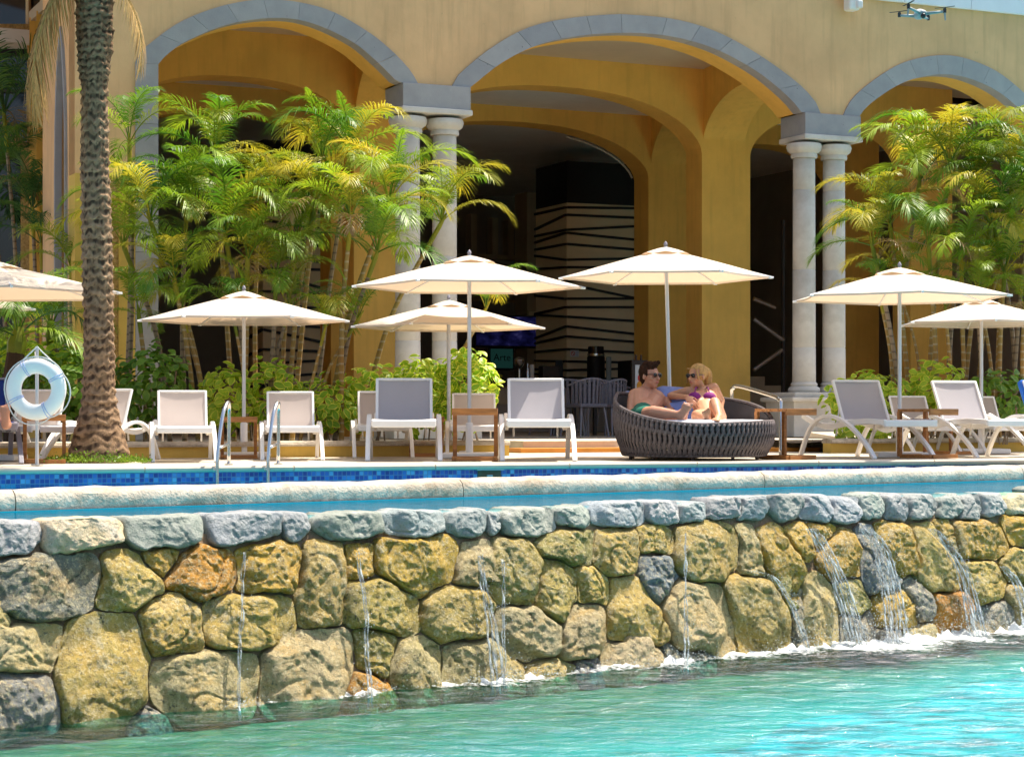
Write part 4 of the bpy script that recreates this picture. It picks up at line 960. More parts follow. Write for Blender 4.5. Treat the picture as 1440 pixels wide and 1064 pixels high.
# rope dining chairs on the terrace
def chair(loc, rz, label):
    e = empty('dining_chair', loc, rz, label=label, cat='chair', group='grey rope dining chairs on the terrace')
    MB().box((0, 0, .43), (.46, .46, .05)).build('seat', MT['chair_rope'], e, bevel=.015)
    for x in (-1, 1):
        for y in (-1, 1): MB().tube([(x * .19, y * .19, .42), (x * .24, y * .24, 0)], .014, 6).build('leg', MT['grey_paint'], e)
    for k in range(13):
        a = math.pi * (k / 12); x, y = -.27 * math.cos(a), .24 * math.sin(a) ** .7 - .02
        MB().bar((x * .92, y * .92, .44), (x, y, .70 + .1 * math.sin(a)), .034, .01, (x, y, 0)).build('cord', MT['chair_rope'], e)
    MB().tube([(-.27 * math.cos(math.pi * k / 12), .24 * math.sin(math.pi * k / 12) ** .7 - .02, .70 + .1 * math.sin(math.pi * k / 12)) for k in range(13)], .014, 6).build('top_rail', MT['grey_paint'], e, smooth=True)
for px, v, rz, lb in ((800, 3.2, 2.6, 'grey rope chair at the table edge beside the bar step'), (822, 2.4, 3.3, 'grey rope chair set close behind the near white lounger'), (838, 3.5, 2.9, 'grey rope chair between the bar and the daybed'), (856, 2.8, 3.6, 'grey rope chair just behind the daybed rim'), (776, 4.6, .4, 'grey rope chair further inside by the hall arch'), (868, 4.6, .2, 'grey rope chair tucked behind the daybed and menu board')):
    chair(W(s_at(px, v), v, TZ - .012), TH + rz, lb)
e = empty('dining_table', W(s_at(822, 3.8), 3.8, TZ - .012), TH, label='dark dining table among the grey rope chairs', cat='table')
MB().box((0, 0, .72), (.8, .8, .04)).build('table_top', MT['charcoal'], e, bevel=.01)
for x in (-1, 1):
    for y in (-1, 1): MB().box((x * .34, y * .34, .35), (.05, .05, .70)).build('leg', MT['charcoal'], e)

# ================================================================== NEIGHBOURING WING on the left
e = empty('neighbour_wing', (0, 0, 0), label='rough stucco hotel wing with dark windows behind the palms', cat='building')
yb = 26.5
def nb(px0, px1, py0, py1, d0, d1, name, mat, par=None):
    a, b = P(px0, py1, d0), P(px1, py0, d0); m = MB(); m.hexa([(a.x, d0, a.z), (b.x, d0, a.z), (b.x, d1, a.z), (a.x, d1, a.z), (a.x, d0, b.z), (b.x, d0, b.z), (b.x, d1, b.z), (a.x, d1, b.z)]); return m.build(name, MT[mat], par or e)
for (a, b, c, d) in ((-300, 60, 34, 56), (-300, -60, 56, 200), (38, 60, 56, 200), (-300, 60, 200, 205), (29, 60, 200, 640), (-300, -40, 200, 640), (-300, 60, -400, -60)): nb(a, b, c, d, yb, yb + .4, 'wall', 'rough_stucco')
nb(-300, 38, 54, 60, yb - .06, yb, 'sill_band', 'tan_plaster')
for (a, b, c, d) in ((-60, 38, 56, 200), (-40, 29, 205, 640), (-300, 60, -60, 34)):
    w_ = nb(a, b, c, d, yb + .25, yb + .3, 'window', 'dark_glass')
    nb((a + b) / 2 - 2, (a + b) / 2 + 2, c, d, yb + .2, yb + .25, 'mullion', 'dark_brown', w_); nb(a, b, (c + d) / 2 - 2, (c + d) / 2 + 2, yb + .19, yb + .24, 'mullion', 'dark_brown', w_)
nb(56, 60, -60, 34, yb + .05, yb + .2, 'corner_post', 'tan_plaster'); nb(36, 40, -60, 34, yb + .1, yb + .25, 'window_frame', 'slat_panel')
# courtyard wall closing the gap between the wing and the arcade
m = MB(); m.hexa([P(20, 640, 31), P(130, 640, 31), P(130, 640, 31.4), P(20, 640, 31.4), P(20, 0, 31), P(130, 0, 31), P(130, 0, 31.4), P(20, 0, 31.4)])
tag(m.build('courtyard_wall', MT['mustard_plaster']), 'mustard courtyard wall in shade between the two buildings', 'wall')
# ================================================================== UMBRELLAS
def umbrella(px, apex_py, Y, Rr, rot, label, top_px=None, shade='canvas', zbase=0.0, rise=.26, tilt=0):
    base = P(px, 0, Y); base.z = zbase; za = CZ + (HOR - apex_py) * Y / FPX - zbase
    tx = ((top_px - px) / FPX * Y) if top_px is not None else 0
    e = empty('parasol', base, 0, label=label, cat='parasol', group='cream hexagonal parasols on the pool deck')
    top = Vector((tx, 0, za - .03)); hub = top + Vector((0, 0, -.16))
    MB().box((0, 0, .025), (.5, .5, .05)).build('base_plate', MT['white_paint'], e, bevel=.012)
    MB().lathe([(.035, .05), (.035, .32), (.028, .33)], n=12).build('base_tube', MT['white_paint'], e, smooth=True)
    MB().tube([(0, 0, .05), top], .019, 10).build('pole', MT['pole_metal'], e, smooth=True)
    d = (top - Vector((0, 0, .05))).normalized()
    MB().tube([hub - d * .06, hub + d * .06], .028, 10).build('hub', MT['dark_brown'], e, smooth=True)
    MB().lathe([(.02, 0), (.022, .02), (.012, .03), (.020, .05), (.012, .07), (.002, .08)], (tx, 0, za - .06), 10).build('finial', MT['grey_paint'], e, smooth=True)
    # canopy: six panels that sag between the ribs, hem curved inward
    m = MB(); nr, na = 10, 8; pts = {}
    def cp(i, a):
        f = i / nr; ang = rot + 2 * math.pi * a / (6 * na); fa = (a % na) / na; b = 4 * fa * (1 - fa)
        r = Rr * f * (math.cos(math.pi / 6) / math.cos((fa - .5) * math.pi / 3)) * (1 - .035 * b * f)
        z = za - .06 - rise * f ** 1.12 - .028 * b * f * (1.1 - f)
        return Vector((tx + r * math.cos(ang), r * math.sin(ang), z + tilt * r * math.cos(ang)))
    rings = [[cp(max(i, .25), a) for a in range(6 * na)] for i in range(nr + 1)]
    m.loft(rings, True, False); m.add(rings[0], [tuple(range(6 * na))])
    cn = m.build('canopy', MT[shade], e, smooth=True)
    m = MB(); hem = rings[-1]; m.loft([[p for p in hem], [p + Vector((0, 0, -.018)) for p in hem]], True, False); m.build('hem', MT[shade], cn)
    # wind vent on top, scalloped
    m = MB(); vr = []
    for i in range(4):
        f = i / 3; ring = []
        for a in range(24):
            ang = rot + 2 * math.pi * a / 24; r = Rr * .22 * f * (1 + .06 * math.cos(6 * (ang - rot))) + .002
            ring.append(Vector((tx + r * math.cos(ang), r * math.sin(ang), za - .034 - .066 * f ** 1.2 - .010 * f * math.cos(6 * (ang - rot)) + tilt * r * math.cos(ang))))
        vr.append(ring)
    m.loft(vr, True, False).build('vent_cap', MT[shade], cn, smooth=True)
    for k in range(6):
        ang = rot + k * math.pi / 3; dirv = Vector((math.cos(ang), math.sin(ang), tilt * math.cos(ang)))
        a = Vector((tx, 0, za - .085)) + dirv * .03; b = cp(nr, k * na) + dirv * .035 + Vector((0, 0, -.012)); c = cp(nr * .5, k * na) + Vector((0, 0, -.018))
        rb = MB().tube([a, c, b], .0095, 6).build('rib', MT['white_paint'], e, smooth=True)
        MB().tube([b - dirv * .05, b], .012, 6).build('rib_tip', MT['buoy_white'], rb)
        MB().tube([hub, cp(nr * .42, k * na) + Vector((0, 0, -.02))], .007, 6).build('strut', MT['white_paint'], rb)
    return e
umbrella(660, 354, 18.6, 1.06, R(6), 'cream parasol with the widest canopy, over the table between the two white loungers')
umbrella(944, 342, 18.95, .985, R(-4), 'cream parasol with a leaning pole behind the couple on the daybed', top_px=936)
umbrella(1265, 371, 19.0, 1.05, R(30), 'cream parasol over the pair of angled loungers beside the columns')
umbrella(343, 404, 19.0, .97, R(4), 'cream parasol in front of the cane palms, between two pool ladder rails', rise=.25)
umbrella(631, 417, 20.0, .95, R(10), 'cream parasol half hidden under the wider one, before the hedge', rise=.24)
umbrella(1380, 414, 20.9, .88, R(26), 'cream parasol among the palm stems, behind the angled loungers', rise=.24)
umbrella(-10, 361, 17.6, 1.15, R(-8), 'palm shaded parasol standing beyond the life ring')
umbrella(-88, 388, 19.2, .9, R(3), 'parasol mostly beyond the frame behind the palm shaded parasol', rise=.25)

# ================================================================== LOUNGERS
ARC = [(.10, 0), (.20, .09), (.33, .18), (.52, .285), (.75, .365), (.97, .395), (1.17, .36), (1.33, .265), (1.44, .13), (1.52, 0)]
RAIL = [(0, .335), (.30, .345), (.60, .335), (.82, .31), (1.02, .29), (1.22, .31), (1.42, .355), (1.56, .40)]
def ribbon_path(m, pts, x, wd, th):
    pts = catmull([Vector((x, a, b)) for a, b in pts], 4); rings = []
    for i, p in enumerate(pts):
        d = (pts[min(i + 1, len(pts) - 1)] - pts[max(i - 1, 0)]).normalized(); n_ = Vector((0, -d.z, d.y)); X = Vector((1, 0, 0))
        rings.append([p - X * wd / 2 - n_ * th / 2, p + X * wd / 2 - n_ * th / 2, p + X * wd / 2 + n_ * th / 2, p - X * wd / 2 + n_ * th / 2])
    return m.loft(rings)
def lounger(paint='white_paint', sling='sling', recline=28, blen=.44):
    e = empty('sun_lounger')
    for x in (-1, 1):
        ribbon_path(MB(), RAIL, x * .265, .032, .05).build('side_rail', MT[paint], e, bevel=.005)
        ribbon_path(MB(), ARC, x * .315, .042, .034).build('arm_leg', MT[paint], e, bevel=.006)
        for y in (.55, 1.18): MB().tube([(x * .262, y, .315), (x * .315, y, .30 if y < 1 else .345)], .013, 6).build('bracket', MT[paint], e)
    MB().box((0, .012, .325), (.55, .05, .062)).build('foot_bar', MT[paint], e, bevel=.01)
    m = MB(); pr = catmull([Vector((0, a, b + .026)) for a, b in RAIL[:6]], 4)
    rings = []
    for i, p in enumerate(pr):
        rings.append([Vector((x, p.y + .03, p.z - .012 * (1 - (x / .25) ** 2))) for x in (-.25, -.15, 0, .15, .25)])
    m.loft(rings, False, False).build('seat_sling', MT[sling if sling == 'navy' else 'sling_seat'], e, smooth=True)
    b = empty('backrest'); b.parent = e; b.location = (0, .80, .345); b.rotation_euler = (-R(recline), 0, 0)
    for x in (-1, 1): MB().box((x * .245, 0, blen / 2), (.026, .026, blen)).build('back_frame', MT[paint], b, bevel=.006)
    MB().box((0, 0, blen - .008), (.49, .026, .022)).build('back_frame', MT[paint], b, bevel=.006)
    MB().box((0, 0, .0), (.49, .03, .03)).build('hinge_bar', MT[paint], b, bevel=.006)
    m = MB(); m.loft([[Vector((x, .012 * (1 - (x / .24) ** 2) + .006 * math.sin(z * 7), z)) for x in (-.236, -.15, -.05, .05, .15, .236)] for z in [blen * k / 8 + .003 for k in range(9)]], False, False)
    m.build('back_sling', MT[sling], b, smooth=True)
    MB().tube([(-.2, .03, blen * .55), (-.2, .26, -.02)], .01, 6).build('prop', MT[paint], b); MB().tube([(.2, .03, blen * .55), (.2, .26, -.02)], .01, 6).build('prop', MT[paint], b)
    return e
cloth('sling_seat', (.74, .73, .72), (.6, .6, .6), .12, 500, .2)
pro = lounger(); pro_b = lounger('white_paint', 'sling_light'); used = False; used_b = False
def place_lounger(px, Y, yaw, label, s=1.0, group='white sun loungers on the pool deck', src=None):
    global used, used_b
    if src is None and s < .95:
        o = pro_b if not used_b else copy_tree(pro_b); used_b = True
    elif src is None:
        o = pro if not used else copy_tree(pro); used = True
    else: o = src
    p = P(px, 0, Y); o.location = (p.x, p.y, -.002); o.rotation_euler = (0, 0, R(yaw)); o.scale = (s, s, s); return tag(o, label, 'sun lounger', group)
place_lounger(568, 17.2, 3, 'white sun lounger facing the pool, hedge side of the square timber table')
place_lounger(758, 17.2, 1, 'white sun lounger between the square timber table and the woven daybed')
place_lounger(1281, 18.15, 20, 'angled white sun lounger beside the column pedestal, next to the timber tables')
place_lounger(1424, 18.6, 20, 'angled white sun lounger with a timber table at its arm, before the right hand palms'.replace('right hand ', 'dense '))
place_lounger(260, 16.8, 11, 'white sun lounger with dappled backrest between palm trunk and ladder rail', .84)
place_lounger(412, 17.5, 8, 'white sun lounger behind the chrome ladder rails with palm shadows on its back', .84)
place_lounger(540, 18.5, 6, 'white sun lounger tucked behind the hedge side front lounger', .86)
place_lounger(668, 19.0, 2, 'white sun lounger behind the square timber table by the parasol pole', .84)
place_lounger(92, 16.9, -14, 'white sun lounger half hidden behind the thick palm trunk', .86)
place_lounger(8, 17.3, -8, 'white sun lounger behind the life ring post', .86)
place_lounger(1325, 20.2, 14, 'white sun lounger in shade behind the angled pair, beside the shrubs', .82)
place_lounger(1425, 20.6, 14, 'white sun lounger behind the angled pair under the palm stems', .82)
g = lounger('grey_paint', 'navy', 35, .5)
place_lounger(-22, 16.1, 18, 'grey framed sun lounger covered in navy cloth beside the life ring', .95, 'grey lounger', g)
g = copy_tree(pro); place_lounger(1560, 18.4, 20, 'white sun lounger with a blue towel over its backrest', 1.0, src=g)
MB().box((0, 0, 0), (.53, .07, .3)).build('beach_towel', MT['towel_blue'], bevel=.02)
o = bpy.data.objects['beach_towel']; o.matrix_world = g.matrix_world if False else Matrix.Translation(Vector((5.175, 19.315, .60))) @ Matrix.Rotation(R(20), 4, 'Z') @ Matrix.Rotation(-R(28), 4, 'X')
tag(o, 'bright blue beach towel folded over a lounger backrest', 'towel')

# ================================================================== TIMBER SIDE TABLES
def table():
    e = empty('side_table')
    for k in range(4): MB().box((0, -.15 + k * .1, .445), (.40, .094, .028)).build('top_slat', MT['wood'], e, bevel=.003)
    MB().box((0, -.186, .425), (.40, .02, .05)).build('apron', MT['wood'], e, bevel=.003)
    for x in (-1, 1):
        MB().box((x * .182, .185, .225), (.036, .036, .42)).build('leg', MT['wood'], e, bevel=.003)
        MB().box((x * .182, -.01, .02), (.036, .36, .036)).build('foot_bar', MT['wood'], e, bevel=.003)
    MB().box((0, -.186, .02), (.328, .036, .036)).build('foot_bar', MT['wood'], e, bevel=.003)
    MB().box((0, .185, .02), (.328, .034, .034)).build('foot_bar', MT['wood'], e, bevel=.003)
    return e
tp = table(); first = True
for px, Y, yaw, s, lb in ((668, 17.5, 0, 1.0, 'square timber side table between the two front white loungers'), (1105, 18.1, 40, 1.0, 'timber side table between the woven daybed and the angled loungers'),
                         (1305, 18.55, 38, 1.0, 'timber side table between the two angled white loungers'), (62, 16.6, 12, .88, 'timber side table behind the life ring post'),
                         (336, 18.4, 8, .84, 'timber side table at the pole of the parasol before the palms'), (1336, 20.4, 30, .9, 'timber side table in shade behind the angled loungers'), (600, 19.3, 4, .84, 'timber side table behind the hedge side front lounger')):
    o = tp if first else copy_tree(tp); first = False
    p = P(px, 0, Y); o.location = (p.x, p.y, -.001); o.rotation_euler = (0, 0, R(yaw)); o.scale = (s, s, s); tag(o, lb, 'side table', 'timber side tables on the pool deck')

# ================================================================== LIFE RING, LADDER RAILS, HANDRAIL
e = empty('life_ring_post', P(52, 0, 15.75), label='slim grey steel post carrying the life ring', cat='post'); e.location.z = 0
MB().tube([(0, 0, -.02), (0, 0, .94)], .0145, 10).build('tube', MT['pole_metal'], e, smooth=True)
MB().lathe([(.05, 0), (.05, .012), (.02, .016)], n=14).build('flange', MT['steel'], e)
MB().tube([(0, 0, .86), (0, -.05, .87), (0, -.06, .9)], .006, 6).build('hook', MT['steel'], e)
rc = P(51, 547, 15.62)
lr = empty('life_ring', rc, R(-6), label='white life ring with rope hung on the steel post', cat='life ring')
m = MB(); n = 40; rg = []
for i in range(n):
    a = 2 * math.pi * i / n; rg.append([Vector(((.182 + .062 * math.cos(b)) * math.cos(a), .045 * math.sin(b), (.182 + .062 * math.cos(b)) * math.sin(a))) for b in [2 * math.pi * k / 14 for k in range(14)]])
rg.append(rg[0]); m.loft(rg, True, False); m.build('ring', MT['buoy_white'], lr, smooth='all')
for a in (20, 110, 200, 290):
    a = R(a + 7); 
    for da in (-.05, .05):
        pts = [Vector(((.182 + .065 * math.cos(b)) * math.cos(a + da), .048 * math.sin(b), (.182 + .065 * math.cos(b)) * math.sin(a + da))) for b in [2 * math.pi * k / 12 for k in range(13)]]
        MB().tube(pts, .003, 5).build('strap', MT['strap_blue'], lr)
for k in range(4):
    a0 = R(27 + 90 * k); pts = []
    for i in range(11):
        f = i / 10; a = a0 + f * math.pi / 2; sag = .006 * math.sin(math.pi * f) + (.028 * math.sin(math.pi * f) if k in (2, 3) else 0)
        pts.append((( .25 + sag) * math.cos(a), -.01, (.25 + sag) * math.sin(a)))
    MB().tube(pts, .0055, 6).build('grab_rope', MT['rope_white'], lr, smooth=True)
MB().tube([(-.11, 0, .225), (-.03, -.0, .30), (.0, .02, .335), (.05, 0, .29), (.15, 0, .20)], .0055, 6).build('hanging_rope', MT['rope_white'], lr, smooth=True)
def rail(px, label):
    t_ = dl_t(px)
    pts = [at(DL, t_, -.09, -.5), at(DL, t_, -.09, -.12), at(DL, t_ + .005, -.085, .10), at(DL, t_ + .06, .0, .38), at(DL, t_ + .10, .06, .47), at(DL, t_ + .135, .13, .50), at(DL, t_ + .16, .2, .47), at(DL, t_ + .165, .23, .40), at(DL, t_ + .165, .24, 0)]
    e = empty('ladder_rail', (0, 0, 0), label=label, cat='handrail')
    MB().tube(catmull(pts, 5), .0145, 10).build('tube', MT['steel'], e, smooth='all')
    MB().tube([at(DL, t_ + .01, -.07, .14), at(DL, t_ + .165, .24, .17)], .012, 8).build('cross_bar', MT['steel'], e, smooth='all')
    MB().lathe([(.035, 0), (.035, .012), (.018, .016)], at(DL, t_ + .165, .24, 0), 12).build('flange', MT['steel'], e)
    MB().box(at(DL, t_, -.05, -.02), (.03, .12, .02)).build('wall_clamp', MT['steel'], e)
rail(302, 'chrome pool ladder rail standing in front of the parasol pole'); rail(373, 'chrome pool ladder rail in front of the dappled lounger, further from the palm trunk')
e = empty('step_handrail', (0, 0, 0), label='chrome handrail beside the woven daybed leading up the step', cat='handrail')
pp = [P(1030, 600, 20.2), P(1029, 556, 20.2), P(1031, 546, 20.1), P(1040, 543, 20.), P(1085, 556, 19.3), P(1096, 562, 19.1), P(1098, 572, 19.05), P(1098, 644, 19.0)]
pp[0].z = 0; pp[-1].z = -.01
MB().tube(catmull(pp, 6), .019, 10).build('tube', MT['steel'], e, smooth='all')
for p in (pp[0], pp[-1]): MB().lathe([(.04, 0), (.04, .012), (.02, .016)], (p.x, p.y, 0), 12).build('flange', MT['steel'], e)

# ================================================================== WOVEN DAYBED
DBX, DBY = (976 - 720) / FPX * 18.05, 18.05
db = empty('woven_daybed', (DBX, DBY, 0), label='round woven rope daybed with white mattress carrying the couple', cat='daybed')
RX, RY = .715, .80
def rim_z(a):     # 0 = towards the picture's far right end, counter clockwise seen from above
    lf = max(0, -math.cos(a)); bk = max(0, math.sin(a)); fr = max(0, -math.sin(a)); rt = max(0, math.cos(a))
    z = .315 + .25 * bk ** .8 + .20 * lf ** 1.6 * (1 - .55 * fr) + .03 * rt
    return min(z, .60)
def bed_pt(a, f, out=0):     # f: 0 floor ring, 1 rim
    s = .90 + .10 * math.sin(f * math.pi / 2) + (.03 * math.sin(f * math.pi))
    z = .045 + (rim_z(a) - .045) * f
    return Vector(((RX * s + out) * math.cos(a), (RY * s + out) * math.sin(a), z))
NS = 92; strands = MB()
for k in range(NS):
    for lay in (0, 1):
        sg = 1 if lay else -1; pts = []
        for i in range(13):
            f = i / 12; a = 2 * math.pi * (k + .5 * lay) / NS + sg * .030 * math.sin(f * math.pi * 3.0) * (.35 + .65 * f)
            pts.append(bed_pt(a, f, .006 * sg * math.cos(f * math.pi * 3.0)))
        strands.tube(pts, .0165 if lay == 0 else .0145, 6, .55)
strands.build('rope_strands', MT['rope_weave'], db, smooth='all', kind='stuff')
for f, r in ((1.0, .017), (0.0, .016), (.36, .008), (.66, .008)):
    MB().tube([bed_pt(2 * math.pi * k / 72, f, -.004) for k in range(73)], r, 8).build('frame_ring' if f in (0., 1.) else 'binding_cord', MT['rope_weave' if f in (0, 1.) else 'charcoal'], db, smooth='all')
for k in range(10):
    a = 2 * math.pi * (k + .3) / 10; p = bed_pt(a, 0, -.05); MB().tube([(p.x, p.y, .06), (p.x, p.y, 0)], .015, 8).build('foot', MT['dark_brown'], db)
m = MB(); prof = [(.5, .10), (.86, .10), (.9, .20), (.92, .29), (.925, .325), (.91, .347), (.87, .357), (.6, .36), (.2, .361), (.01, .361)]
m.loft([[Vector((RX * f * math.cos(2 * math.pi * k / 56), RY * f * math.sin(2 * math.pi * k / 56), z + (.004 * noise.noise(Vector((f * 5 * math.cos(2 * math.pi * k / 56), f * 5 * math.sin(2 * math.pi * k / 56), z))) if z > .33 else 0))) for k in range(56)] for f, z in prof])
m.build('mattress', MT['mattress'], db, smooth='all')
m = MB(); m.loft([[bed_pt(2 * math.pi * k / 72, f, -.028) for k in range(73)] for f in (.3, .6, .97)], False, False); m.build('inner_lining', MT['charcoal'], db, smooth='all')
def cushion(px, py, Y, sx, sy, szz, rot, label, mat='blue_cushion'):
    m = MB(); rings = []; n = 24
    for i in range(11):
        u = -1 + 2 * i / 10; h = (1 - abs(u) ** 2.6) ** .45
        rings.append([Vector((max(-1, min(1, 1.25 * math.cos(2 * math.pi * k / n))) * sx * (.55 + .45 * h), max(-1, min(1, 1.25 * math.sin(2 * math.pi * k / n))) * sy * (.55 + .45 * h), u * szz)) for k in range(n)])
    m.loft(rings); o = m.build('cushion', MT[mat], smooth='all'); o.matrix_world = Matrix.Translation(P(px, py, Y)) @ Matrix.Rotation(rot[2], 4, 'Z') @ Matrix.Rotation(rot[0], 4, 'X') @ Matrix.Rotation(rot[1], 4, 'Y')
    tag(o, label, 'cushion', 'blue cushions on the daybed')
cushion(950, 568, 18.42, .20, .17, .07, (R(62), R(8), R(8)), 'pale blue cushion between the seated man and woman')
cushion(958, 583, 18.20, .17, .13, .06, (R(58), R(-14), R(-10)), 'blue cushion lying low against the woman')
cushion(900, 573, 18.62, .19, .16, .06, (R(66), R(4), R(14)), 'blue cushion behind the seated man')
# ================================================================== PEOPLE
def remesh_body(mb, name, mat, parent, vox=.0065, sm=4):
    o = mb.build(name, mat, None)
    r = o.modifiers.new('r', 'REMESH'); r.mode = 'VOXEL'; r.voxel_size = vox; r.use_smooth_shade = True
    s = o.modifiers.new('s', 'SMOOTH'); s.factor = .5; s.iterations = sm
    dg = bpy.context.evaluated_depsgraph_get(); me = bpy.data.meshes.new_from_object(o.evaluated_get(dg))
    me.name = name; bpy.data.objects.remove(o); me.materials.clear(); me.materials.append(mat)
    me.polygons.foreach_set('use_smooth', [True] * len(me.polygons))
    return obj_from(me, name, parent)
def frame(f, up=(0, 0, 1)):
    f = Vector(f).normalized(); r = f.cross(Vector(up)).normalized(); u = r.cross(f); return f, r, u
def head(m, c, f, h=.225, female=False):
    f, r, u = frame(f); k = h / .225; M = Matrix((r, f, u)).transposed()
    m.ball(c + u * .030 * k - f * .012 * k, .092 * k, 16, 12, M, (.82, 1.0, .92))
    m.ball(c - u * .035 * k + f * .028 * k, .066 * k, 14, 10, M, (.82 if female else .9, .9, 1.1))
    m.ball(c - u * .088 * k + f * .058 * k, .024 * k, 10, 8, M, (1.1, .9, .8))
    m.cone2(c + u * .012 * k + f * .082 * k, .010 * k, c - u * .024 * k + f * .104 * k, .013 * k, 8)
    m.ball(c - u * .055 * k + f * .082 * k, .016 * k, 10, 6, M, (1.3, .8, .7))
    m.ball(c + u * .028 * k + f * .078 * k, .02 * k, 10, 6, M, (2.2, .6, .5))
    for s in (-1, 1):
        m.ball(c + r * s * .080 * k - f * .006 * k - u * .008 * k, .024 * k, 8, 6, M, (.35, .7, 1.15))
        m.ball(c + r * s * .042 * k + f * .055 * k - u * .018 * k, .026 * k, 8, 6, M, (1, .8, .8))
    return M
def hand(m, w, d, nrm, s=1.0, curl=.5, spread=1.0, side=1):
    d = Vector(d).normalized(); nrm = Vector(nrm); nrm = (nrm - d * nrm.dot(d)).normalized(); x = d.cross(nrm) * side
    w = Vector(w); M = Matrix((x, d, nrm)).transposed()
    m.ball(w + d * .045 * s, .044 * s, 10, 8, M, (.92, 1.05, .36))
    for i, (L, o) in enumerate(((.062, -.030), (.075, -.010), (.070, .011), (.052, .030))):
        a = w + d * .078 * s + x * o * s; b = a + (d * (1 - curl * .4) - nrm * curl * .5 + x * o * 3 * spread).normalized() * L * .55 * s
        c = b + (d * (1 - curl) - nrm * curl + x * o * 2).normalized() * L * .5 * s
        m.cone2(a, .0092 * s, b, .0085 * s, 8); m.cone2(b, .0085 * s, c, .007 * s, 8)
    a = w + d * .022 * s - x * .032 * s; b = a + (d * .7 - x * .7 - nrm * .3).normalized() * .04 * s; c = b + (d * .95 - x * .15 - nrm * .3).normalized() * .03 * s
    m.cone2(a, .0125 * s, b, .010 * s, 8); m.cone2(b, .010 * s, c, .008 * s, 8)
def foot(m, ank, heel, ball, x, s=1.0):
    ank, heel, ball = Vector(ank), Vector(heel), Vector(ball); d = (ball - heel).normalized(); x = Vector(x); x = (x - d * x.dot(d)).normalized()
    m.cone2(ank, .038 * s, heel, .031 * s); m.cone2(heel, .030 * s, ball + x * .014 * s, .024 * s); m.cone2(heel, .030 * s, ball - x * .02 * s, .021 * s); m.cone2(ank, .036 * s, heel.lerp(ball, .7), .026 * s)
    for i in range(5): 
        p = ball + x * (.034 - .017 * i) * s; q_ = p + d * (.036 - .005 * i) * s; m.cone2(p - d * .02 * s, .012 * s, q_, (.0125 if i == 0 else .0088) * s, 8)
def sunglasses(c, M, par, k=1.0):
    r, f, u = M.col[0], M.col[1], M.col[2]; g = empty('sunglasses'); g.parent = par
    for s in (-1, 1):
        MB().ball(c + r * s * .034 * k + f * .090 * k + u * .012 * k, .029 * k, 12, 6, M, (1, .28, .78)).build('lens', MT['lens'], g, smooth='all')
        MB().tube([c + r * s * .064 * k + f * .082 * k + u * .017 * k, c + r * s * .083 * k - f * .0 * k + u * .014 * k], .0035 * k, 6).build('temple', MT['lens'], g)
    MB().tube([c - r * .012 * k + f * .100 * k + u * .016 * k, c + r * .012 * k + f * .100 * k + u * .016 * k], .004 * k, 6).build('bridge', MT['lens'], g)
# ---- seated man
man = empty('person', (0, 0, 0), label='person in green swim shorts and sunglasses reclining on the daybed, legs stretched out', cat='person')
m = MB(); hc = P(914, 529, 18.36); M = head(m, hc, (.72, -.66, -.02), .228)
nb_ = P(908, 549, 18.40); m.cone2(hc - Vector((0, 0, .06)), .052, nb_, .058)
Ls, Rs = P(892, 555, 18.30), P(932, 558, 18.44); pel, belly, chest = P(903, 586, 17.96), P(906, 575, 18.12), P(910, 563, 18.30)
m.cone2(nb_, .05, Ls, .056); m.cone2(nb_, .05, Rs, .056)
for a, b, ra, rb in ((chest + Vector((-.06, 0, .02)), belly + Vector((-.04, 0, .0)), .105, .085), (chest + Vector((.07, .03, .0)), belly + Vector((.04, .02, 0)), .105, .085), (belly, pel, .10, .10), (chest, nb_, .10, .06)): m.cone2(a, ra, b, rb, 16)
f_, r_, u_ = frame((.25, -.8, .5))
for s in (-1, 1): m.ball(chest + Vector((s * .068 + .01, -.055 + .02 * s, .035)), .062, 12, 8, None, (1.05, .6, .75))
hl, hr = P(897, 587, 17.92), P(911, 588, 17.98)
# arms
eL, wL = P(886, 580, 18.06), P(909, 577, 17.86); m.cone2(Ls, .056, Ls.lerp(eL, .45), .050); m.cone2(Ls.lerp(eL, .3), .051, eL, .038); m.cone2(eL, .040, wL, .027)
eR, wR = P(945, 578, 18.22), P(931, 579, 17.98); m.cone2(Rs, .056, Rs.lerp(eR, .45), .050); m.cone2(Rs.lerp(eR, .3), .051, eR, .038); m.cone2(eR, .038, wR, .027)
hand(m, wL, P(921, 574, 17.80) - wL, (0, -.6, .8), 1.0, .5, 1, 1); hand(m, wR, P(921, 577, 17.86) - wR, (0, -.5, .8), 1.0, .5, 1, -1)
# legs
kL, aL = P(919, 579, 17.58), P(954, 583, 17.42); m.cone2(hl, .088, kL, .056); m.cone2(kL, .055, kL.lerp(aL, .35), .052); m.cone2(kL.lerp(aL, .3), .052, aL, .034)
foot(m, aL, P(958, 587, 17.40), P(966, 571, 17.40), (1, 0, .3), 1.0)
kR, aR = P(933, 584, 17.66), P(958, 588, 17.50); m.cone2(hr, .085, kR, .055); m.cone2(kR, .052, aR, .036)
foot(m, aR, P(962, 591, 17.46), P(962, 578, 17.46), (1, 0, .2), .95)
remesh_body(m, 'body', MT['skin_man'], man)
m = MB(); m.cone2(belly.lerp(pel, .35), .099, pel, .108, 16); m.cone2(hl, .097, hl.lerp(kL, .52), .081, 16); m.cone2(hr, .095, hr.lerp(kR, .45), .078, 16)
remesh_body(m, 'swim_shorts', MT['green_shorts'], man)
r, f, u = M.col[0], M.col[1], M.col[2]
